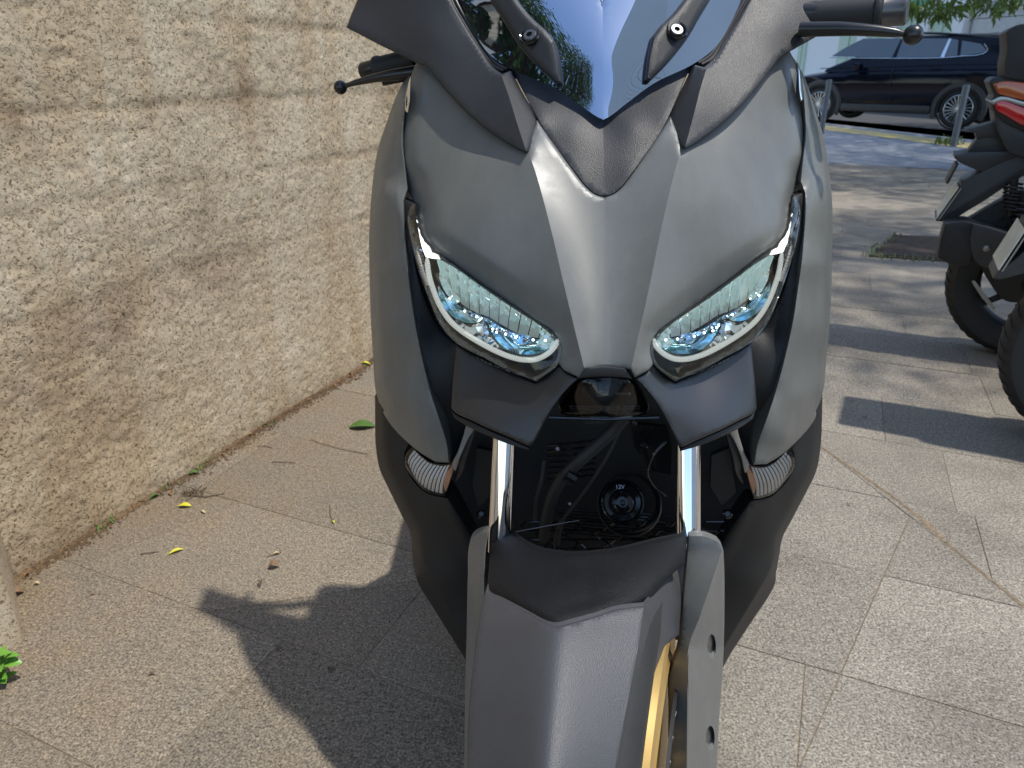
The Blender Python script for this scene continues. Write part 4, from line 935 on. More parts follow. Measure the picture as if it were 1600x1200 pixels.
_fx = ([947, 1018, 1100, 1200, 1300], [1006, 996, 980, 961, 940])
def fend_y(q):
    y = np.interp(q[:, 1], *CYP); c = np.interp(q[:, 1], *PXC); hw = np.interp(q[:, 1], *HWP); u = (q[:, 0]-c)/hw
    y = y+.052*(np.sqrt(u**2+.03)-.17)-.00010*(q[:, 0]-c); xc = np.interp(q[:, 1], *_fx); y = y+np.where(q[:, 0] > xc, .0016*(q[:, 0]-xc), 0)
    return y-.011
panel('front_mudguard', fd_out, fend_y, M['plastic_grey'], thick=.006, roll=3., rollamt=.004, grid=9., creases=[FD_CR], mirror=False, angle=24)
ft_out = [(766, 829, 1), (780, 826), (792, 828), (806, 837), (825, 850), (846, 859), (868, 864), (905, 866), (940, 863), (963, 860), (985, 855), (1012, 848), (1038, 842), (1060, 838), (1076, 837, 1), (1073, 850), (1070, 882, 1), (1056, 892), (1030, 920), (1007, 949, 1), (966, 955), (931, 966), (890, 978), (868, 983), (850, 978), (830, 967), (804, 953), (765, 932), (761, 918, 1), (764, 885), (765, 850)]
def ftop_y(q):
    t = np.clip((q[:, 1]-835)/140, 0, 1); sd = np.abs(q[:, 0]-920)/150
    edge = np.interp(q[:, 0], [760, 804, 868, 931, 1007, 1070], [925, 950, 980, 964, 947, 884]); below = np.clip((q[:, 1]-(edge-26))/26, 0, 1)
    return guard_y(q)+.004+.010*below**2+.012*np.clip(1-sd, 0, 1)*(1-below)*np.clip(t*3, 0, 1)
panel('mudguard_saddle', ft_out, ftop_y, M['saddle'], thick=.006, roll=2.5, rollamt=.003, grid=8., mirror=False, angle=40)
# specks of grit on the saddle
r = random.Random(9); V, Fc = [], []
for i in range(34):
    px, py = r.gauss(905, 40), r.uniform(868, 905); q = np.array([[px, py]]); a = r.uniform(0, 3.1); l = r.uniform(.6, 2.6); w = r.uniform(.5, 1.1)
    dx, dy = math.cos(a)*l, math.sin(a)*l*.5; pts = [(px-dx, py-dy), (px-dy*.4, py+w), (px+dx, py+dy), (px+dy*.4, py-w)]; b0 = len(V)
    V += [P(x, y, float(ftop_y(q)[0])-.0012) for x, y in pts]; Fc.append((b0, b0+1, b0+2, b0+3))
o = mk('grit', V, Fc, M['steel'], scooter, smooth=False); o['kind'] = 'stuff'
# wheel
STEER = rad(13); wax = Vector((math.cos(STEER), -math.sin(STEER), 0)); wc_ = Vector(to_local((.042, .640, .292)))
whl = empty('front_wheel', parent=scooter)
u_, v_ = Vector((-math.sin(STEER), -math.cos(STEER), 0)), Vector((0, 0, 1))
tp = [(.206, -.036), (.214, -.044), (.238, -.052), (.262, -.050), (.280, -.036), (.288, -.016), (.290, 0), (.288, .016), (.280, .036), (.262, .050), (.238, .052), (.214, .044), (.206, .036)]
mk('tyre', *lathe(tp, wc_, wax, 96), M['tyre'], whl, recalc=True)
rp = [(.199, -.046), (.203, -.050), (.205, -.044), (.196, -.038), (.186, -.030), (.178, -.012), (.178, .012), (.186, .030), (.196, .038), (.205, .044), (.203, .050), (.199, .046), (.190, .036), (.170, .020), (.160, .010), (.160, -.010), (.170, -.020), (.190, -.036)]
mk('rim', *lathe(rp, wc_, wax, 96, closed=True), M['gold'], whl, recalc=True)
for k in range(5):
    for ds in (-.16, .16):
        a = 2*math.pi*k/5+ds; a2 = 2*math.pi*k/5+ds*.55
        mk('spoke', *tube([wc_+(u_*math.cos(a2)+v_*math.sin(a2))*.035, wc_+(u_*math.cos(a)+v_*math.sin(a))*.10, wc_+(u_*math.cos(a)+v_*math.sin(a))*.172], [.014, .010, .011], 10), M['gold'], whl)
mk('hub', *lathe([(.0001, -.05), (.020, -.05), (.030, -.035), (.042, -.02), (.042, .02), (.030, .035), (.020, .05), (.0001, .05)], wc_, wax, 32), M['gold'], whl, recalc=True)
for sg in (1, -1):
    mk('rim_face', *lathe([(.222, sg*.046), (.216, sg*.058), (.204, sg*.061), (.196, sg*.055), (.172, sg*.058), (.165, sg*.062), (.140, sg*.058), (.115, sg*.055), (.105, sg*.030)], wc_, wax, 72), M['gold'], whl, recalc=True)
disc = lathe([(.100, .070), (.138, .070), (.138, .074), (.100, .074)], wc_, wax, 60, closed=True)
mk('brake_disc', *disc, M['dark'], whl, recalc=True)
hl_ = []
for k in range(30):
    a_ = 2*math.pi*k/30; rr_ = .112+.014*(k % 3)/2; hl_.append(lathe([(.0001, .0746), (.0032, .0746), (.0032, .0742)], wc_+(u_*math.cos(a_)+v_*math.sin(a_))*rr_, wax, 8))
mk('disc_holes', *merge(*hl_), M['steel'], whl, recalc=True)
# tread sipes as fine raised lugs
V, Fc = [], []
for k in range(72):
    for sgn in (-1, 1):
        a = 2*math.pi*(k+.5*(sgn > 0))/72; pts = []
        for t in (0, .5, 1):
            rr = .2885-.011*t**2; w = sgn*(.006+.030*t); ang = a+.10*t; c = wc_+(u_*math.cos(ang)+v_*math.sin(ang))*rr+wax*w; pts.append(c)
        V, Fc = merge((V, Fc), tube(pts, [.0018, .0024, .0018], 4))
mk('tread', V, Fc, M['rubber'], whl)
# inner mudguard liner
# ---- handlebar with levers and grips
hb = empty('handlebar', parent=scooter)
gl0, gl1, gl2 = Vector(P(566, 112, 1.165)), Vector(P(650, 92, 1.145)), Vector(P(760, 60, 1.15)); gr0, gr1, gr2 = Vector(P(1452, 12, 1.06)), Vector(P(1340, 22, 1.10)), Vector(P(1150, 20, 1.15))
mk('bar', *tube([gl1, gl2, (gl2+gr2)/2+Vector((0, .05, .0)), gr2, gr1], .013, 14), M['black_metal'], hb)
def grip(a, b, s=1.0):
    d = (b-a); L = d.length; d.normalize()
    V1 = lathe([(.0001, 0), (.0125*s, 0), (.0145*s, .003), (.0145*s, .022)], a, d, 24); V2 = lathe([(.0145*s, .022), (.0185*s, .025), (.0190*s, .030), (.0168*s, .036), (.0172*s, .08), (.0178*s, L)], a, d, 24)
    return V1, V2
for a, b in ((gl0, gl1),):
    e, g = grip(a, b, .9); mk('bar_end', *e, M['black_metal'], hb, recalc=True); mk('grip', *g, M['rubber'], hb, recalc=True)
gra = Vector(P(1418, 16, 1.075)); e, g = grip(gra, gr1, 1.0)
d = (gr1-gra).normalized()
mk('bar_end', *lathe([(.0001, 0), (.0155, 0), (.0172, .002), (.0172, .026), (.0185, .028)], gra, d, 32), M['lever_steel'], hb, recalc=True)
mk('grip', *lathe([(.0185, .026), (.0235, .028), (.0245, .031), (.0235, .0345), (.0195, .0365), (.0198, .2)], gra, d, 32), M['rubber'], hb, recalc=True)
def lever(name, bx, by, Yb, pts, Ys, rads, r):
    path = [Vector(P(x, y, Y)) for (x, y), Y in zip(pts, Ys)]; V, Fc = tube(path, rads, 14)
    V2, F2 = ball(P(bx, by, Yb), r, 24, 14); return mk(name, *merge((V, Fc), (V2, F2)), M['black_metal'], hb)
lever('brake_lever', 532, 136.5, 1.125, [(536, 135.5), (545, 132.5), (556, 129), (585, 122), (615, 117), (650, 112), (690, 104)], [1.125, 1.122, 1.12, 1.112, 1.105, 1.10, 1.11], [.004, .0032, .0042, .0062, .0078, .0088, .0085], .0098)
lever('brake_lever', 1426.5, 54.5, 1.035, [(1420, 54), (1411, 53), (1398, 51), (1370, 48), (1340, 46), (1310, 45), (1250, 46)], [1.036, 1.037, 1.04, 1.045, 1.05, 1.06, 1.08], [.005, .0034, .0055, .0068, .0075, .0085, .009], .0116)
mk('lever_perch', *merge(tube([Vector(P(598, 130, 1.12)), Vector(P(640, 118, 1.12)), Vector(P(700, 105, 1.13))], [.004, .007, .012], 12)), M['black_metal'], hb)
# ---- rest of the machine behind the fairing
def loft(name, secs, mat, parent=scooter):
    """secs: (y, [(x,z)...]) half sections"""
    V, Fc = [], []; n = None
    for y, hs in secs:
        ring = [(x, y, z) for x, z in hs]+[(-x, y, z) for x, z in reversed(hs) if x > 1e-6]; n = len(ring); V += ring
    for i in range(len(secs)-1):
        for k in range(n): a, b = i*n+k, i*n+(k+1) % n; Fc.append((a, b, b+n, a+n))
    Fc.append(tuple(range(n))); Fc.append(tuple(range((len(secs)-1)*n, len(secs)*n)))
    return mk(name, V, Fc, mat, parent, recalc=True, angle=50)
hs = lambda w, z0, z1: [(w*.55, z0), (w*.9, z0+.06), (w, (z0+z1)/2), (w*.92, z1-.06), (w*.6, z1), (0, z1+.01)]
loft('centre_body', [(.14, hs(.24, .22, .85)), (.26, hs(.25, .20, .84)), (.40, hs(.24, .18, .62)), (.75, hs(.24, .18, .66)), (1.0, hs(.24, .24, .76)), (1.35, hs(.22, .40, .80)), (1.62, hs(.12, .60, .82))], M['plastic_low'])
loft('seat', [(.55, hs(.10, .60, .74)), (.8, hs(.17, .68, .77)), (1.1, hs(.18, .74, .80)), (1.2, hs(.17, .77, .88)), (1.5, hs(.13, .79, .89)), (1.6, hs(.08, .80, .87))], M['rubber'])
rw = Vector((0, 1.12, .285)); mk('rear_tyre', *lathe([(a*.99, h*1.1) for a, h in tp], rw, (1, 0, 0), 48), M['tyre'], scooter, recalc=True)
mk('rear_rim', *lathe(rp, rw, (1, 0, 0), 48, closed=True), M['gold'], scooter, recalc=True)
mk('dashboard', *merge(box(-.16, .16, .17, .30, .98, 1.05, .02)), M['dark'], scooter)
#@@PART3
# ------------------------------------------------------------------ trees
def leaf_mat(name, col, trans=.35):
    m, nt, b = new_mat(name); L = nt.links
    b.inputs['Base Color'].default_value = (*col, 1); b.inputs['Roughness'].default_value = .5
    t = N(nt, 'ShaderNodeBsdfTranslucent'); t.inputs[0].default_value = (col[0]*1.6, col[1]*1.7, col[2]*.9, 1); mx = N(nt, 'ShaderNodeMixShader'); mx.inputs[0].default_value = trans
    gi = N(nt, 'ShaderNodeNewGeometry'); mr = N(nt, 'ShaderNodeMapRange'); L.new(gi.outputs['Random Per Island'], mr.inputs[0]); mr.inputs[3].default_value = .55; mr.inputs[4].default_value = 1.45
    sc = N(nt, 'ShaderNodeVectorMath', operation='SCALE'); sc.inputs[0].default_value = col; L.new(mr.outputs[0], sc.inputs['Scale']); L.new(sc.outputs[0], b.inputs['Base Color'])
    L.new(b.outputs[0], mx.inputs[1]); L.new(t.outputs[0], mx.inputs[2]); L.new(mx.outputs[0], nt.nodes['Material Output'].inputs[0]); return m
M['leaf'] = leaf_mat('green_foliage', (.065, .115, .028)); M['leaf_dark'] = leaf_mat('dark_foliage', (.045, .085, .025)); M['bark'] = dirt_mat('tree_bark', (.09, .07, .05), (.19, .155, .12), 30.)
def leaf_cloud(centres, sig, per, size, rng, droop=0., narrow=.34):
    V, Fc = [], []
    for c in centres:
        for i in range(per):
            p = np.array(c)+rng.normal(0, sig, 3)*np.array([1, 1, .75]); d = rng.normal(0, 1, 3); d[2] -= droop; d /= np.linalg.norm(d)
            s = np.cross(d, rng.normal(0, 1, 3)); s /= max(1e-6, np.linalg.norm(s)); l = size*rng.uniform(.6, 1.3); w = l*narrow; n = np.cross(d, s); b0 = len(V)
            V += [p, p+d*l*.45+s*w*.5+n*w*.12, p+d*l, p+d*l*.45-s*w*.5+n*w*.12]; Fc += [(b0, b0+1, b0+2), (b0, b0+2, b0+3)]
    return V, Fc
def tree(base, height, centre, radii, nclump, per, size, sig, label, seed, mat='leaf', group='trees shading the pavement', skip=None):
    rng = np.random.default_rng(seed); root = empty('tree', (base[0], base[1], 0)); tag(root, label, 'tree', group)
    b = np.array([base[0], base[1], 0.]); c = np.array(centre, float); off = lambda P: [tuple(np.array(p)-b) for p in P]
    mid = (b+c)/2+np.array([rng.normal(0, .1), rng.normal(0, .1), 0]); path = [b+np.array([0, 0, -.05]), b*.8+mid*.2, mid, c*.8+mid*.2, c+np.array([0, 0, radii[2]*.5])]
    parts = [tube(off(path), [.16, .13, .11, .08, .03], 14)]; cents = []
    for i in range(nclump):
        while True:
            q = rng.uniform(-1, 1, 3)
            if .25 < np.linalg.norm(q) < 1: break
        p = c+q*np.array(radii)
        if skip is not None and skip(p): continue
        cents.append(p)
    for p in cents[::max(1, len(cents)//26)]:
        s = np.array(path[2])*(.3)+np.array(path[3])*.7; m = (s+p)/2+np.array([0, 0, .15]); parts.append(tube(off([s, m, p]), [.05, .03, .008], 7))
    mk('trunk', *merge(*parts), M['bark'], root)
    V, Fc = leaf_cloud([np.array(p)-b for p in cents], sig, per, size, rng); mk('crown', V, Fc, M[mat], root, smooth=False)
    return root
# crowns whose leaves dapple the pavement beside and beyond the parked scooters
tree((5.0, 3.6), 5, (4.0, 4.3, 5.0), (2.3, 2.4, .8), 190, 70, .11, .20, 'leafy street tree shading the pavement beside the parked scooters', 21)
tree((8.2, 9.2), 5, (6.0, 9.2, 5.2), (3.0, 3.0, .9), 270, 66, .13, .25, 'leafy street tree past the parked scooters dappling the footpath', 22)
tree((8.9, 13.4), 5, (6.6, 13.2, 5.3), (3.0, 2.6, 1.0), 230, 64, .14, .26, 'leafy street tree near the kerb dappling the far footpath', 27)
tree((10.5, 16.0), 5, (8.9, 16.8, 5.6), (3.4, 3.0, 1.4), 230, 60, .16, .30, 'leafy street tree at the far kerb shading the dark car', 25)
tree((-3.9, -1.4), 6, (-3.9, -1.3, 5.0), (1.5, 1.4, 1.5), 110, 60, .16, .26, 'dark leafy tree left of the near end of the cream wall', 23, 'leaf_dark', group='trees near the cream wall')
tree((-2.9, -3.6), 6, (-2.8, -3.4, 5.6), (1.2, 1.2, 1.7), 80, 60, .16, .26, 'second dark leafy tree behind the viewpoint on the left', 24, 'leaf_dark', group='trees near the cream wall')
for k, (x_, y_) in enumerate(((-6.5, 5.5), (-8.5, 9.5), (-6.8, 13.5), (-5.5, 18.5))):
    tree((x_, y_), 7, (x_, y_, 4.6), (2.4, 2.6, 3.0), 130, 60, .26, .38, ('broad dark tree beyond the cream wall, first from the viewpoint', 'broad dark tree beyond the cream wall, second from the viewpoint', 'broad dark tree beyond the cream wall, third from the viewpoint', 'broad dark tree beyond the far end of the cream wall')[k], 40+k, 'leaf_dark', group='trees near the cream wall')
tree((-3.4, 4.2), 6, (-2.9, 3.6, 4.6), (1.2, 2.6, 1.5), 110, 60, .16, .26, 'dark leafy tree rising over the cream wall', 26, 'leaf_dark', group='trees near the cream wall')
# drooping leafy branch hanging into the top right corner
def at_d(px, py, D):
    d = ray(px, py); k = D/math.hypot(d[0], d[1]); return C0+d*k
rng = np.random.default_rng(5); hang = [(1372, -4), (1392, -10), (1412, 2), (1426, 8), (1440, 14), (1452, 4), (1462, 16), (1474, 12), (1488, 18), (1500, 6), (1516, 2), (1530, -6), (1548, 0), (1562, 8), (1574, 2), (1588, -4), (1420, -25), (1460, -25), (1500, -25), (1540, -25), (1580, -28), (1610, -10), (1630, -20)]
br = empty('tree', (7.0, 9.5, 0)); tag(br, 'tree whose drooping leafy twigs hang in front of the pale building at the top right', 'tree', 'trees shading the pavement')
o0 = np.array([7.0, 9.5, 0]); cents = [np.array(at_d(x, y, 8.6+.5*math.sin(x)))-o0 for x, y in hang]
V, Fc = leaf_cloud(cents, .060, 26, .11, rng, droop=1.6, narrow=.30); V2, F2 = leaf_cloud([np.array([-.6, -1.0, 3.2])+rng.normal(0, 1, 3)*np.array([1.0, 1.0, .5]) for i in range(110)], .26, 50, .13, rng, droop=.6)
mk('crown', *merge((V, Fc), (V2, F2)), M['leaf'], br, smooth=False)
tw = [tube([(0, 0, -.05), (-.1, -.1, 1.5), (-.4, -.5, 2.9), (-.6, -.9, 3.6)], [.15, .12, .09, .03], 12)]
for i, c in enumerate(cents[::2]): tw.append(tube([(-.5, -.7, 3.2), tuple((np.array([-.5, -.7, 3.2])+c)/2+np.array([0, 0, .35])), tuple(c+np.array([0, 0, .15])), tuple(c-np.array([0, 0, .06]))], [.03, .018, .008, .003], 6))
mk('trunk', *merge(*tw), M['bark'], br)

# ------------------------------------------------------------------ building across the street
M['render_white'] = plain('white_facade', (.82, .80, .77), .8, mottle=.04); M['pale_green'] = plain('pale_green_panel', (.50, .60, .46), .6, mottle=.05)
M['block'] = dirt_mat('pale_grey_block', (.50, .48, .45), (.60, .58, .54), 6.); M['win'] = plain('dark_window_glass', (.02, .03, .035), .05); M['teal'] = plain('teal_sign', (.02, .36, .22), .4)
FD0 = 9.5
def fac(px, py, d=FD0):
    r_ = ray(px, py); o = K0+SN*d; t = ((o-C0[:2]) @ SN)/(r_[:2] @ SN); p = C0+r_*t; return float((p[:2]-K0) @ SD), float(p[2])
bld = empty('street_building', (K0[0]+SN[0]*FD0, K0[1]+SN[1]*FD0, 0), (0, 0, math.atan2(SD[1], SD[0]))); tag(bld, 'pale building with green panels and white piers across the street behind the dark car', 'building')
# local frame: +x along the street away from the camera, -y towards the camera side is +SN reversed
def fbox(a0, a1, d0, d1, z0, z1): return box(a0, a1, -d1, -d0, z0, z1)     # d grows away from the street
aR = fac(1515, 30)[0]; aL = fac(1235, 60)[0]
mk('wall', *fbox(aR, aL+14, .0, 10, -.2, 15), M['render_white'], bld, smooth=False)
def seg(p0, p1, d0, z0, z1, name, mat): mk(name, *fbox(min(fac(p0, 30)[0], fac(p1, 30)[0]), max(fac(p0, 30)[0], fac(p1, 30)[0]), d0, d0+.3, z0, z1), mat, bld, smooth=False)
for p0, p1 in ((1460, 1498), (1410, 1446), (1365, 1400), (1318, 1352), (1255, 1268)):
    a0, a1 = fac(p0, 30)[0], fac(p1, 30)[0]; am = (a0+a1)/2
    for q0, q1 in ((a0, am+.02), (am-.02, a1)): mk('panel', *fbox(min(q0, q1)+.02, max(q0, q1)-.02, -.06, .1, .3, 2.75), M['pale_green'], bld, smooth=False)
    mk('panel', *fbox(min(a0, a1), max(a0, a1), -.05, .1, 2.85, 3.6), M['render_white'], bld, smooth=False)
for p0, p1 in ((1498, 1516), (1446, 1461), (1400, 1411), (1352, 1366)): seg(p0, p1, -.22, -.2, 4.2, 'pier', M['render_white'])
seg(1420, 1455, -.3, 2.95, 3.5, 'sign', M['teal'])
for fl_ in range(3):
    for k in range(5):
        a0 = aR+1.2+k*2.6; mk('window', *fbox(a0, a0+1.3, -.03, .05, 5.2+fl_*3.1, 6.9+fl_*3.1), M['win'], bld, smooth=False)
for k in range(30): mk('siding', *fbox(aR, aL+14, -.03, .02, 4.4+k*.36, 4.72+k*.36), M['render_white'], bld, smooth=False)
bw = empty('block_wall', (K0[0]+SN[0]*FD0, K0[1]+SN[1]*FD0, 0), (0, 0, math.atan2(SD[1], SD[0]))); tag(bw, 'light grey block wall with level joints at the right of the pale building', 'wall')
mk('wall_core', *fbox(aR-14, aR-.02, .05, .6, -.2, 12), M['kerb'], bw, smooth=False)
r = random.Random(2)
for row in range(28):
    zz = -.1+row*.43; x = aR-14+(.6 if row % 2 else 0)
    while x < aR-.4 and row < 12:
        w = min(2.2, aR-.03-x); mk('block', *box(x+.012, x+w-.012, -.06, .02+r.uniform(0, .01), zz+.012, zz+.418), M['block'], bw, smooth=False); x += w
# tall pale building behind the viewpoint on the right, mirrored in the windscreen
tb = empty('tall_building', (6.2, -2.6, 0)); tag(tb, 'tall white sided building on the right behind the viewpoint, mirrored in the windscreen', 'building')
mk('wall', *box(.06, 9, -9.5, 0, -.02, 24), M['render_white'], tb, smooth=False)
for k in range(62):
    mk('siding', *box(0, .08, -9.5, 0, .4+k*.38, .4+k*.38+.355), M['render_white'], tb, smooth=False)
# yard strip between road and building
mk('far_pavement', *slab_prism([tuple(kb(-14, 6.6)), tuple(kb(30, 6.6)), tuple(kb(30, 9.6)), tuple(kb(-14, 9.6))], -.16, -.02), M['kerb'], smooth=False, recalc=True)['kind'] = 'structure'

# ------------------------------------------------------------------ dark SUV
M['navy'] = plain('dark_navy_car_paint', (.003, .005, .014), .08, 0, .3); M['trim_black'] = plain('dull_black_cladding', (.05, .05, .052), .5, mottle=.15)
M['car_glass'] = plain('car_window_glass', (.02, .035, .035), .03, 0, .8); M['car_glass'].node_tree.nodes['Principled BSDF'].inputs['IOR'].default_value = 1.9
M['alloy'] = plain('silver_alloy', (.62, .62, .62), .28, .9); M['car_chrome'] = plain('window_chrome', (.8, .8, .8), .15, 1.0)
M['red_lens'] = plain('red_tail_lens', (.55, .008, .012), .12, 0, .6, coat=.6); M['amber_lens'] = plain('amber_lens', (.42, .085, .012), .14, 0, .6, coat=.6); M['smoky'] = plain('dark_tail_lens', (.10, .07, .06), .12)
RWp = ground(1493, 200.5); hd = np.array([-.766, .643]); lf = np.array([-.643, -.766]); CO = RWp[:2]-lf*.82
car = empty('parked_car', (CO[0], CO[1], -.16 if False else 0), (0, 0, math.atan2(hd[1], hd[0]))); tag(car, 'dark navy SUV with silver multi-spoke wheels parked across the street, seen from its left side', 'car')
def car_hit(px, py, y=.90):
    r_ = ray(px, py); o = CO+lf*y; t = ((o-C0[:2]) @ lf)/(r_[:2] @ lf); p = C0+r_*t; return float((p[:2]-CO) @ hd), float(p[2])
def gh_y(z): return .845-.235*max(0, (z-1.02))/.65
def half_loft(name, secs, mat):
    V, Fc = [], []; n = len(secs[0][1])*2
    for x, h in secs: V += [(x, y, z) for y, z in h]+[(x, -y, z) for y, z in reversed(h)]
    for i in range(len(secs)-1):
        for k in range(n): a, b = i*n+k, i*n+(k+1) % n; Fc.append((a, b, b+n, a+n))
    Fc += [tuple(range(n)), tuple(range((len(secs)-1)*n, len(secs)*n))]
    return mk(name, V, Fc, mat, car, recalc=True, angle=40)
def bsec(x, w, z0, sh, top): return (x, [(w*.75, z0), (w*.95, z0+.10), (w, .62), (w*.985, .78), (w*1.0, .90), (w*.965, sh-.03), (w*.90, sh), (w*.4, top), (.001, top+.015)])
half_loft('body', [bsec(-.96, .72, .42, .98, 1.00), bsec(-.90, .84, .36, 1.04, 1.06), bsec(-.60, .915, .30, 1.07, 1.08), bsec(.0, .93, .28, 1.07, 1.08), bsec(1.2, .93, .24, 1.05, 1.06), bsec(2.2, .93, .26, 1.03, 1.09), bsec(2.7, .925, .30, .99, 1.05), bsec(3.3, .88, .32, .92, .97), bsec(3.62, .76, .36, .80, .86), bsec(3.74, .60, .42, .66, .70)], M['navy'])
zr = [(-.93, 1.06), (-.86, 1.30), (-.74, 1.50), (-.60, 1.60), (-.2, 1.665), (.4, 1.69), (1.15, 1.68), (1.55, 1.62), (1.95, 1.46), (2.4, 1.25), (2.80, 1.08)]
half_loft('greenhouse', [(x, [(gh_y(1.0), 1.0), (gh_y(1.0+(z-1)*.45), 1.0+(z-1)*.45), (gh_y(z-.05), max(1.01, z-.05)), (gh_y(z-.05)-.06, z-.01), (.3, z+.02), (.001, z+.03)]) for x, z in zr], M['navy'])
def side_panel(name, px, mat, off=.008, thick=.015, parent=car, fine=3):
    L = catmull([(*p,) for p in px], 2.0); S = [car_hit(a, b, .80 if False else .84) for a, b in L]; n = len(S)
    yy = lambda z: (gh_y(z) if z > 1.03 else .93)+off
    V = [(x, yy(z), z) for x, z in S]+[(x, yy(z)-thick, z) for x, z in S]; Fc = [tuple(range(n))]+[(i, (i+1) % n, n+(i+1) % n, n+i) for i in range(n)]
    return mk(name, V, Fc, mat, parent, smooth=False, recalc=True)
wins = [[(1296, 88, 1), (1318, 73), (1342, 60, 1), (1402, 59, 1), (1391, 90, 1)], [(1405, 59, 1), (1476, 60, 1), (1466, 89, 1), (1398, 90, 1)], [(1481, 60, 1), (1492, 62, 1), (1493, 87, 1), (1474, 88.5, 1)], [(1498, 63, 1), (1528, 68, 1), (1537, 79), (1531, 82.5, 1), (1498, 87, 1)]]
for w in wins: side_panel('window', w, M['car_glass'], .006)
side_panel('pillar_trim', [(1477, 60, 1), (1481, 60, 1), (1473, 89, 1), (1467, 89, 1)], M['car_chrome'], .014)
def strip(name, pts, w, mat, y=None, off=.02, parent=car, rr=None):
    path = []
    for a, b in catmull([(*p,) for p in pts], 4., False):
        x, z = car_hit(a, b, .88); path.append((x, (gh_y(z) if z > 1.04 else .93)+off, z))
    return mk(name, *tube(path, w, 6), mat, parent)
strip('window_chrome', [(1292, 90), (1400, 91), (1470, 90), (1500, 87.5), (1534, 83), (1539, 78), (1533, 68)], .008, M['car_chrome'])
strip('roof_rail', [(1342, 54), (1440, 51), (1500, 54), (1555, 60)], .022, M['dark_gloss'], off=-.02)
strip('swage_line', [(1280, 107), (1400, 104), (1480, 101), (1568, 100)], .008, M['navy'], off=.002)
for hx_ in (1462, 1366): 
    x, z = car_hit(hx_, 107); mk('door_handle', *box(x-.10, x+.10, .93, .965, z-.018, z+.018, .008), M['navy'], car)
strip('door_seam', [(1500, 88), (1499, 110), (1480, 135)], .005, M['dark'], off=.0); strip('door_seam', [(1397, 92), (1394, 120), (1392, 160)], .005, M['dark'], off=.0)
x, z = car_hit(1360, 85); mk('side_mirror', *box(1.95, 2.10, .93, 1.14, 1.03, 1.18, .04), M['navy'], car)
mk('tail_lamp', *box(-.93, -.62, .74, .935, .88, 1.0, .03), M['smoky'], car); mk('quarter_glass', *merge(box(-.86, -.74, .60, .80, 1.15, 1.42, .02)), M['smoky'], car)
mk('antenna_fin', *merge(([(-.55, .03, 1.63), (-.55, -.03, 1.63), (-.25, .02, 1.68), (-.25, -.02, 1.68), (-.52, 0, 1.78)], [(0, 1, 4), (1, 3, 4), (3, 2, 4), (2, 0, 4), (0, 2, 3, 1)])), M['navy'], car, smooth=False)
mk('spoiler', *box(-.98, -.55, -.58, .58, 1.585, 1.63, .015), M['navy'], car)
mk('sill_cladding', *merge(box(.50, 2.30, .86, .955, .24, .40, .03)), M['trim_black'], car)
def car_wheel(x, y):
    w = empty('wheel', (x, y, .355), parent=car); s = 1 if y > 0 else -1
    mk('tyre', *lathe([(.25, -.11), (.32, -.115), (.350, -.09), (.355, 0), (.350, .09), (.32, .115), (.25, .11)], (0, 0, 0), (0, s, 0), 40), M['tyre'], w, recalc=True)
    mk('rim', *lathe([(.262, .085), (.262, .112), (.252, .116), (.240, .10), (.235, .0), (.235, -.08)], (0, 0, 0), (0, s, 0), 40), M['alloy'], w, recalc=True)
    parts = [lathe([(.0001, .115), (.045, .112), (.055, .09)], (0, 0, 0), (0, s, 0), 20)]
    for k in range(20):
        a = 2*math.pi*k/20; b = a+.16; parts.append(tube([(math.cos(a)*.045, s*.10, math.sin(a)*.045), (math.cos(b)*.245, s*.100, math.sin(b)*.245)], [.009, .013], 5))
    mk('spokes', *merge(*parts), M['alloy'], w); mk('wheel_well', *lathe([(.0001, .04), (.24, .04)], (0, 0, 0), (0, s, 0), 24), M['dark'], w, recalc=True)
    # arch flare
    if s > 0:
        V, Fc = [], []; n = 28
        for i in range(n+1):
            a = math.radians(-25)+math.radians(230)*i/n
            for rr, yy in ((.375, .07), (.385, .135), (.455, .130), (.475, .10)): V.append((rr*1.06*math.cos(a), yy, rr*1.04*math.sin(a)))
        for i in range(n):
            for k in range(3): b0 = i*4+k; Fc.append((b0, b0+1, b0+5, b0+4))
        mk('wheel_arch', V, Fc, M['trim_black'], w, recalc=True)
        mk('arch_gap', *lathe([(.395, .02), (.395, .122), (.0001, .122)] if False else [(.39, .10), (.39, .115), (.356, .115)], (0, 0, 0), (0, s, 0), 40), M['dark'], w, recalc=True)
for x in (0, 2.80):
    for y in (.82, -.82): car_wheel(x, y)

# ------------------------------------------------------------------ street bollards
M['bollard'] = plain('grey_steel_bollard', (.13, .15, .17), .45, .3, mottle=.1)
for (px, py, zt, lab) in ((1489, 229, .86, 'slim grey steel bollard in front of the rear wheel of the dark car'), (1283, 209, .90, 'slim grey steel bollard beside the fairing near the front wheel of the dark car')):
    g = ground(px, py); o = mk('bollard', *lathe([(.055, 0), (.055, .01), (.046, .012), (.046, zt-.02), (.042, zt), (.0001, zt+.004)], (0, 0, 0), (0, 0, 1), 20), M['bollard'], loc=(g[0], g[1], 0)); tag(o, lab, 'bollard', 'bollards along the kerb')

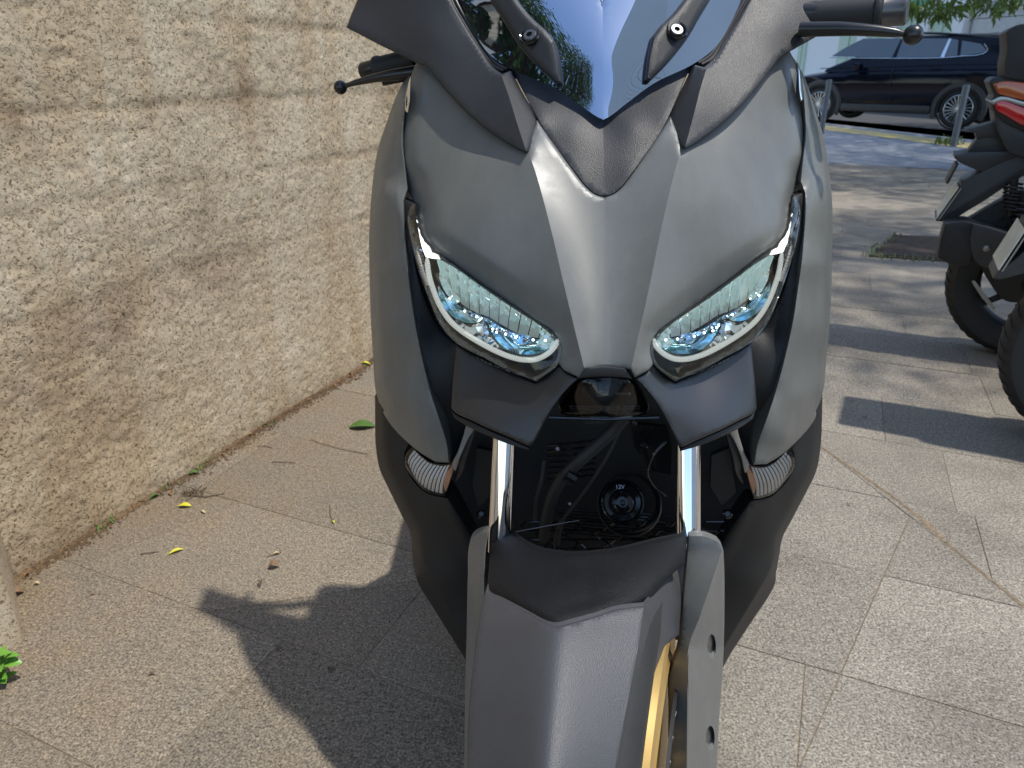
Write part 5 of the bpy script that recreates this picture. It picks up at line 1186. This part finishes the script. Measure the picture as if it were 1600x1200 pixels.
# ------------------------------------------------------------------ scooters parked on the right
M['scoot_black'] = plain('faded_black_bodywork', (.035, .035, .036), .42, mottle=.2, grain=.2, gscale=900); M['scoot_dark'] = plain('black_engine_parts', (.014, .014, .015), .5, mottle=.3)
M['plate'] = plain('number_plate', (.62, .62, .50), .35, mottle=.2); M['plate_edge'] = plain('plate_edge', (.55, .54, .44), .4, .3); M['silver_trim'] = plain('silver_trim', (.35, .35, .35), .3, .8)
FRONT = []
def parked(cx, cy, name_label):
    c = ground(cx, cy); u = np.array([.94, -.35]); u /= np.linalg.norm(u); m = np.array([-u[1], u[0]])      # u: towards its front, m: away from the camera
    root = empty('parked_scooter', (c[0], c[1], 0), (0, 0, math.atan2(u[1], u[0]))); tag(root, name_label, 'scooter', 'scooters parked side by side on the right')
    def hit(px, py, v=0.):
        o = c[:2]+m*v; r_ = ray(px, py); t = ((o-C0[:2]) @ m)/(r_[:2] @ m); p = C0+r_*t; return float((p[:2]-c[:2]) @ u), float(p[2])
    def pr(name, px, w, mat, v=0., bev=.008, parent=root, taper=1.0):
        """solid with this side outline, w wide, centred v to its far side"""
        S = [hit(a, b, v-w/2) for a, b in catmull(px, 5.)]; bm = bmesh.new()
        A = [bm.verts.new((s, v-w/2, z)) for s, z in S]; ms, mz = np.mean([s for s, z in S]), np.mean([z for s, z in S])
        B = [bm.verts.new((ms+(s-ms)*taper, v+w/2, mz+(z-mz)*taper)) for s, z in S]; n = len(A)
        bm.faces.new(A); bm.faces.new(list(reversed(B)))
        for i in range(n): bm.faces.new((A[i], B[i], B[(i+1) % n], A[(i+1) % n]))
        bmesh.ops.recalc_face_normals(bm, faces=bm.faces)
        if bev:
            es = [e for e in bm.edges if abs(e.calc_face_angle(0)) > .6 and abs(e.verts[0].co.y-e.verts[1].co.y) < 1e-4]
            bmesh.ops.bevel(bm, geom=es, offset=bev, segments=2, affect='EDGES', profile=.6, clamp_overlap=True)
        me = bpy.data.meshes.new(name); bm.to_mesh(me); bm.free(); me.materials.append(mat); me.shade_smooth(); me.set_sharp_from_angle(angle=rad(40))
        return link(bpy.data.objects.new(name, me), parent)
    def wheel(s, rad_, label='rear_wheel'):
        w = empty(label, (s, 0, rad_), parent=root); k = rad_/.29
        mk('tyre', *lathe([(.190*k, -.05), (.235*k, -.074), (.262*k, -.070), (.283*k, -.045), (.290*k, -.018), (.290*k, .018), (.283*k, .045), (.262*k, .070), (.235*k, .074), (.190*k, .05)], (0, 0, 0), (0, 1, 0), 64), M['tyre'], w, recalc=True)
        mk('rim', *lathe([(.198*k, -.056), (.200*k, -.048), (.180*k, -.03), (.17*k, 0), (.18*k, .03), (.2*k, .048), (.198*k, .056)], (0, 0, 0), (0, 1, 0), 48), M['scoot_dark'], w, recalc=True)
        P_ = []
        for q in range(5): a = q*1.2566; P_.append(tube([(math.cos(a)*.03, 0, math.sin(a)*.03), (math.cos(a)*.185*k, 0, math.sin(a)*.185*k)], [.018, .012], 8))
        mk('spokes', *merge(*P_, lathe([(.0001, -.05), (.05, -.05), (.05, .05), (.0001, .05)], (0, 0, 0), (0, 1, 0), 24)), M['scoot_dark'], w)
        V, Fc = [], []
        for q in range(48):
            for sg in (-1, 1):
                a = 2*math.pi*q/48; V, Fc = merge((V, Fc), tube([(math.cos(a+.09*t)*(.291-.012*t*t)*k, sg*(.008+.052*t), math.sin(a+.09*t)*(.291-.012*t*t)*k) for t in (0, .5, 1)], [.002, .003, .002], 4))
        mk('tread', V, Fc, M['rubber'], w)
    def plate(pa, pb, w=.20, v=0.):
        (s0, z0), (s1, z1) = hit(*pa, v), hit(*pb, v); a, b = Vector((s0, 0, z0)), Vector((s1, 0, z1)); d = (b-a).normalized(); n = Vector((-d.z, 0, d.x)) if d.z < 0 else Vector((d.z, 0, -d.x))
        n = Vector((d.z, 0, -d.x)); n = -n if n.x > 0 else n; pl = empty('number_plate', parent=root); V = []
        for off in (0, .004):
            for e, vv in ((a, v-w/2), (b, v-w/2), (b, v+w/2), (a, v+w/2)): V.append(tuple(e+n*off+Vector((0, vv, 0))))
        mk('plate_sheet', V, [(3, 2, 1, 0), (4, 5, 6, 7), (0, 1, 5, 4), (1, 2, 6, 5), (2, 3, 7, 6), (3, 0, 4, 7)], M['plate'], pl, smooth=False, recalc=True)
        mk('plate_holder', [tuple(Vector(q)-n*.010) for q in V], [(3, 2, 1, 0), (4, 5, 6, 7), (0, 1, 5, 4), (1, 2, 6, 5), (2, 3, 7, 6), (3, 0, 4, 7)], M['silver_trim'], pl, smooth=False, recalc=True)
        return a, b, n
    def prs(name, S, w, mat, bev=.02, v=0.):
        bm = bmesh.new(); S = [tuple(q) for q in catmull([(a*100, b*100)+tuple(c) for a, b, *c in S], 6.)/100]
        A = [bm.verts.new((s, v-w/2, z)) for s, z in S]; B = [bm.verts.new((s, v+w/2, z)) for s, z in S]; n = len(A); bm.faces.new(A); bm.faces.new(list(reversed(B)))
        for i in range(n): bm.faces.new((A[i], B[i], B[(i+1) % n], A[(i+1) % n]))
        bmesh.ops.recalc_face_normals(bm, faces=bm.faces)
        es = [e for e in bm.edges if abs(e.calc_face_angle(0)) > .6 and abs(e.verts[0].co.y-e.verts[1].co.y) < 1e-4]
        bmesh.ops.bevel(bm, geom=es, offset=bev, segments=2, affect='EDGES', profile=.6, clamp_overlap=True)
        me = bpy.data.meshes.new(name); bm.to_mesh(me); bm.free(); me.materials.append(mat); me.shade_smooth(); me.set_sharp_from_angle(angle=rad(40)); return link(bpy.data.objects.new(name, me), root)
    def front_end():
        prs('centre_body', [(.02, .62), (.06, .80, 1), (.60, .80), (.72, .58), (.98, .42), (1.08, .60), (1.16, .98), (1.26, 1.02), (1.50, .80), (1.44, .52), (1.24, .34), (.90, .24), (.40, .27), (.18, .42)], .34, M['scoot_black'], .06)
        prs('seat', [(-.08, .97), (.06, 1.0), (.34, .91), (.66, .87), (.74, .82), (.70, .77), (.02, .79), (-.08, .86)], .30, M['rubber'], .04)
        prs('windscreen', [(1.20, 1.02, 1), (1.225, 1.02, 1), (1.115, 1.38, 1), (1.095, 1.38, 1)], .30, M['car_glass'], .003)
        prs('front_guard', [(1.26, .60, 1), (1.42, .66), (1.60, .62), (1.74, .50, 1), (1.72, .48, 1), (1.58, .585), (1.42, .625), (1.28, .575, 1)], .13, M['scoot_black'], .01)
        mk('handlebar', *tube([(1.12, -.36, 1.06), (1.16, -.2, 1.08), (1.17, 0, 1.06), (1.16, .2, 1.08), (1.12, .36, 1.06)], .014, 10), M['scoot_dark'], root)
        for sg in (-1, 1): mk('fork_leg', *tube([(1.30, sg*.09, .72), (1.49, sg*.09, .30)], [.022, .026], 12), M['scoot_dark'], root)
    FRONT.append(front_end)
    return root, hit, pr, wheel, plate
A, hit, pr, wheel, plate = parked(1584, 553, 'black touring scooter with backrest, amber signal and red tail lamp at the right')
wheel(0, .31)
pr('backrest', [(1572, 50, 1), (1580, 43), (1593, 38), (1612, 36, 1), (1612, 128, 1), (1594, 126, 1), (1570, 122, 1), (1569, 102), (1573, 80)], .30, M['rubber'], bev=.02)
pr('turn_signal', [(1552, 131, 1), (1567, 127), (1601, 130), (1645, 138, 1), (1645, 164, 1), (1600, 157), (1571, 150), (1560, 147, 1)], .30, M['amber_lens'], bev=.008, v=-.01)
pr('lamp_housing', [(1545, 128, 1), (1551, 122), (1580, 121), (1660, 128, 1), (1660, 225, 1), (1600, 205), (1566, 188), (1552, 172), (1549, 158), (1553, 150, 1)], .27, M['scoot_dark'], bev=.01)
pr('silver_strip', [(1548, 159, 1), (1562, 151), (1600, 159), (1650, 170, 1), (1650, 178, 1), (1600, 167), (1564, 158), (1552, 164, 1)], .30, M['silver_trim'], bev=.003)
pr('tail_lamp', [(1555, 163, 1), (1561, 158), (1600, 168), (1650, 182, 1), (1650, 215, 1), (1600, 197), (1567, 178), (1558, 173)], .31, M['red_lens'], bev=.008, v=.0)
pr('tail_fairing', [(1553, 175, 1), (1570, 186), (1600, 204), (1700, 230, 1), (1700, 300, 1), (1640, 262), (1600, 246), (1575, 236), (1566, 220), (1556, 195)], .24, M['scoot_black'])
pr('luggage_lip', [(1508, 202, 1), (1530, 197), (1557, 190, 1), (1566, 198), (1564, 212), (1545, 214), (1526, 216, 1), (1524, 209)], .12, M['scoot_black'], bev=.004)
pr('tail_stay', [(1527, 216, 1), (1556, 204), (1572, 216), (1600, 236), (1600, 252), (1545, 246), (1512, 236, 1)], .09, M['scoot_black'], bev=.004)
pr('upper_guard', [(1491, 247, 1), (1492, 242, 1), (1510, 239), (1535, 237), (1570, 236), (1640, 222, 1), (1640, 250, 1), (1600, 246), (1557, 259), (1536, 268), (1521, 264), (1499, 254, 1)], .17, M['scoot_black'], bev=.006)
pr('rear_mudguard', [(1513, 280, 1), (1535, 268), (1557, 258), (1580, 248), (1610, 239, 1), (1640, 245, 1), (1612, 270), (1600, 275), (1568, 294), (1538, 314), (1510, 331), (1492, 342), (1478, 346), (1463, 346, 1), (1461, 339, 1), (1471, 334), (1486, 312), (1500, 293), (1503, 285)], .17, M['scoot_black'], bev=.006)
pr('plate_stay', [(1494, 257, 1), (1498, 257, 1), (1482, 287, 1), (1478, 287, 1)], .15, M['scoot_dark'], bev=.001)
plate((1497, 288), (1463, 336), .19)
pr('silencer', [(1519, 349, 1), (1548, 356), (1577, 365), (1640, 383, 1), (1640, 425, 1), (1590, 424), (1554, 422), (1528, 413), (1516, 392), (1514, 378)], .12, M['scoot_black'], v=-.14, bev=.012)
pr('silencer_cap', [(1476, 349, 1), (1495, 346), (1511, 346), (1520, 349, 1), (1516, 375), (1519, 400), (1515, 413), (1484, 414, 1), (1472, 408), (1464, 402, 1), (1469, 375)], .13, M['scoot_dark'], v=-.14, bev=.012)
s_, z_ = hit(1541, 388, -.205); mk('bolt', *lathe([(.012, 0), (.012, .006), (.006, .008), (.0001, .008)], (s_, -.205, z_), (0, -1, 0), 12), M['steel'], A, recalc=True)
pr('swing_arm', [(1500, 352, 1), (1600, 300), (1700, 290, 1), (1700, 440, 1), (1620, 470), (1570, 470), (1545, 440)], .10, M['scoot_dark'], v=.0)
for (px, y0, y1) in ((1580, 300, 316), (1592, 322, 362)):
    (sa, za), (sb, zb) = hit(px, y0, -.12), hit(px+4, y1, -.12); V, Fc = tube([(sa, -.12, za+.05), (sb, -.12, zb-.05)], .014, 10); n = 60
    coil = [(sa+(sb-sa)*i/n+.030*math.cos(i*.75), -.12+.030*math.sin(i*.75), za+.03+(zb-za-.06)*i/n) for i in range(n+1)]
    mk('shock_spring', *merge((V, Fc), tube(coil, .0045, 6)), M['scoot_dark'], A)
pr('wheel_guard', [(1522, 438, 1), (1533, 452), (1545, 468), (1556, 482, 1), (1552, 486, 1), (1540, 472), (1527, 455), (1518, 440, 1)], .02, M['silver_trim'], v=-.10, bev=.002)
wheel(1.48, .30, 'front_wheel'); FRONT[-1]()
B, hit, pr, wheel, plate = parked(1702, 697, 'nearer black scooter cut by the right edge, showing its rear tyre and number plate')
wheel(0, .31)
plate((1597, 350), (1557, 411), .20)
pr('rear_mudguard', [(1551, 435, 1), (1558, 425), (1568, 418), (1580, 410), (1600, 392), (1640, 350, 1), (1720, 330, 1), (1720, 420, 1), (1640, 425), (1600, 428), (1577, 434), (1562, 437)], .18, M['scoot_black'], bev=.008)
pr('plate_stay', [(1604, 345, 1), (1612, 345, 1), (1590, 395, 1), (1575, 408, 1)], .12, M['scoot_dark'], bev=.002)
pr('tail_fairing', [(1640, 220, 1), (1800, 250, 1), (1800, 400, 1), (1680, 360, 1)], .26, M['scoot_black'], bev=.02)
pr('tail_lamp', [(1640, 225, 1), (1680, 235, 1), (1690, 275, 1), (1652, 255, 1)], .24, M['red_lens'], bev=.01)
wheel(1.48, .30, 'front_wheel'); FRONT[-1]()

# ------------------------------------------------------------------ litter on the pavement and a weed at the wall foot
M['leaf_yellow'] = plain('fresh_yellow_leaf', (.55, .50, .04), .5, mottle=.15); M['leaf_green'] = plain('fallen_green_leaf', (.06, .13, .02), .5, mottle=.25); M['leaf_brown'] = plain('dry_brown_leaf', (.20, .11, .045), .7, mottle=.3)
M['leaf_bright'] = plain('bright_weed_leaf', (.13, .30, .035), .45, mottle=.2); M['twig'] = plain('dry_twig', (.11, .075, .045), .8, mottle=.3); M['straw'] = plain('straw', (.45, .36, .20), .8)
def leaf_blade(L, W, curl, fold, n=8):
    V, Fc = [], []
    for i in range(n+1):
        t = i/n; w = W*.5*math.sin(math.pi*min(1, t*.93+.04))**.8; z = curl*math.sin(t*math.pi)*L
        for k, s in enumerate((-1, -.5, 0, .5, 1)): V.append((t*L-L/2, s*w, z+abs(s)*fold*w))
    for i in range(n):
        for k in range(4): a = i*5+k; Fc.append((a, a+5, a+6, a+1))
    V2, F2 = tube([(-L*.5, 0, .001), (-L*.7, L*.02, .001)], .0006, 5); return merge((V, Fc), (V2, F2))
def litter(name, px, py, L, W, ang, mat, label, cat, curl=.10, fold=.35, group=None):
    g = ground(px, py); o = mk(name, *leaf_blade(L, W, curl, fold), mat, loc=(g[0], g[1], .003)); o.rotation_euler = (0, 0, ang); tag(o, label, cat, group)
litter('fallen_leaf', 289, 792, .034, .018, .1, M['leaf_yellow'], 'bright yellow oval leaf near the wall foot beside a brown twig clump', 'leaf')
litter('fallen_leaf', 318, 801, .022, .007, -.6, M['straw'], 'thin dry yellowish leaf just right of the bright oval yellow leaf', 'leaf')
litter('fallen_leaf', 276, 863, .034, .012, .75, M['leaf_yellow'], 'narrow yellow green leaf lying on the pavement below the twig clump', 'leaf')
litter('fallen_leaf', 566, 668, .085, .050, .2, M['leaf_green'], 'large dark green leaf on the pavement against the left side of the scooter', 'leaf', .12, .2)
litter('fallen_leaf', 303, 742, .036, .016, .5, M['leaf_green'], 'green leaf caught against the foot of the wall above the twigs', 'leaf', .2)
litter('fallen_leaf', 242, 778, .030, .012, 1.1, M['leaf_green'], 'wilted green leaf in the dirt line of the wall', 'leaf', .25)
litter('fallen_leaf', 210, 787, .020, .014, .3, M['leaf_green'], 'small dark green leaf at the lower end of the wall dirt line', 'leaf', .25)
litter('fallen_leaf', 428, 888, .026, .018, .4, M['leaf_brown'], 'crumpled brown leaf in the middle of the paving slab', 'leaf', .35, .8)
litter('fallen_leaf', 408, 914, .022, .009, 1.9, M['twig'], 'dark curled leaf below the crumpled brown leaf', 'leaf', .4, .8)
litter('fallen_leaf', 432, 867, .016, .008, .5, M['straw'], 'pale straw coloured leaf scrap above the crumpled brown leaf', 'leaf', .3)
litter('fallen_leaf', 570, 571, .05, .02, .2, M['leaf_yellow'], 'orange yellow leaf at the far end of the wall foot beside the fairing', 'leaf', .2)
litter('fallen_leaf', 28, 930, .026, .020, .9, M['leaf_brown'], 'red brown leaf at the corner by the pilaster', 'leaf', .3, .6)
litter('fallen_leaf', 146, 930, .012, .006, .9, M['leaf_brown'], 'small rusty scrap on the slab near the pilaster', 'leaf', .3, .6)
litter('fallen_leaf', 58, 914, .013, .008, .3, M['straw'], 'pale seed husk beside the red brown leaf', 'leaf', .3, .6)
litter('fallen_leaf', 522, 817, .012, .007, 2., M['leaf_yellow'], 'tiny yellow husk inside the shadow of the scooter', 'leaf', .3, .6)
litter('fallen_leaf', 238, 1055, .010, .006, .4, M['twig'], 'tiny black speck of dry leaf on the lower slab', 'leaf', .3, .6)
def stick(pts, rr, label, mat='twig', name='twig'):
    P_ = [ground(*p) for p in pts]; c = P_[0]; o = mk(name, *tube([tuple(p-c+np.array([0, 0, .003+.002*math.sin(i*2)])) for i, p in enumerate(P_)], rr, 6), M[mat], loc=tuple(c)); tag(o, label, 'twig', 'twigs on the left paving')
stick([(300, 775), (322, 778), (350, 772)], .0018, 'longest brown twig lying by the bright yellow leaf')
stick([(425, 723), (445, 724), (462, 724)], .0012, 'reddish straight twig midway along the left paving')
stick([(402, 699), (412, 698), (426, 701)], .0011, 'short pale edged twig nearest the wall among the loose twigs')
stick([(487, 688), (500, 694), (530, 702), (575, 711)], .0009, 'long thin grass stalk running into the scooter shadow')
stick([(220, 867), (235, 866), (246, 863)], .0014, 'dark twig tip left of the narrow yellow green leaf')
stick([(417, 871), (428, 869), (440, 863)], .0010, 'short dark twig above the crumpled brown leaf')
stick([(516, 790), (516, 805), (521, 818)], .0009, 'curved thin stem with a yellow husk in the shadow')
cl = ground(300, 773); V, Fc = [], []; r = random.Random(8)
for k in range(40):
    a, l = r.uniform(0, 6.28), r.uniform(.008, .03); x, y = r.gauss(0, .018), r.gauss(0, .010); V, Fc = merge((V, Fc), tube([(x, y, .003), (x+math.cos(a)*l*.5, y+math.sin(a)*l*.5, r.uniform(.004, .014)), (x+math.cos(a)*l, y+math.sin(a)*l, .004)], .0011, 4))
tag(mk('twig_clump', V, Fc, M['twig'], loc=(cl[0], cl[1], 0)), 'tangled clump of brown dry stalks at the wall foot', 'debris')
V, Fc = [], []
for k in range(520):
    px, py = r.uniform(20, 640), r.uniform(600, 1190); g = ground(px, py)
    if (g[:2]-W0) @ WN < .01: continue
    rr = r.uniform(.0008, .0022); b0 = len(V); V += [(g[0]+rr, g[1], .001), (g[0]-rr*.7, g[1]+rr, .001), (g[0]-rr*.5, g[1]-rr, .001), (g[0], g[1], .001+rr)]; Fc += [(b0, b0+1, b0+3), (b0+1, b0+2, b0+3), (b0+2, b0, b0+3)]
mk('crumbs', V, Fc, M['straw'], smooth=False)['kind'] = 'stuff'
V, Fc = [], []; r = random.Random(77)
for k in range(90):
    a = r.uniform(-.55, 1.9); t = vnoise(np.array([a*4]), np.array([9.]), 61)[0]
    if r.random() > t*1.3: continue
    p = W0+WD*a+WN*abs(r.gauss(.008, .022)); Vl, Fl = leaf_blade(r.uniform(.006, .020), r.uniform(.003, .009), r.uniform(.1, .5), r.uniform(.3, .9), 4); c_, s_ = math.cos(r.uniform(0, 6.28)), math.sin(r.uniform(0, 6.28))
    V, Fc = merge((V, Fc), ([(p[0]+x*c_-y*s_, p[1]+x*s_+y*c_, .004+max(0, z)) for x, y, z in Vl], Fl))
mk('leaf_litter', V, Fc, M['leaf_brown'])['kind'] = 'stuff'
sp = [tuple(W0+WD*a+WN*.012)+(.003,) for a in (-.33, -.30, -.10, .02, .05, .33, .9, 1.02, 1.05, 1.1)]
blades('moss', sp, 9, .016, M['weed'], .012, .0018)['kind'] = 'stuff'
wp = ground(4, 1068); weed = empty('weed_plant', (wp[0], wp[1], 0)); tag(weed, 'small bright green broad leaved weed growing at the foot of the pilaster', 'plant')
r = random.Random(31); stems = []
for k in range(15):
    a = r.uniform(-.9, 2.2) if k else .6; h = .010+.05*(k/15)+r.uniform(0, .012); l = r.uniform(.024, .036); R_ = r.uniform(.008, .028); V, Fc = leaf_blade(l, l*.66, .14, .30, 6)
    o = mk('leaf', V, Fc, M['leaf_bright'], weed); o.location = (math.cos(a)*R_, math.sin(a)*R_, h); o.rotation_euler = (r.uniform(-.3, .3), r.uniform(-.5, .1), a)
    stems.append(tube([(0, 0, 0), (math.cos(a)*R_*.4, math.sin(a)*R_*.4, h*.6), (math.cos(a)*R_*.8, math.sin(a)*R_*.8, h)], [.0015, .0012, .0008], 5))
mk('stem', *merge(*stems), M['leaf_bright'], weed)
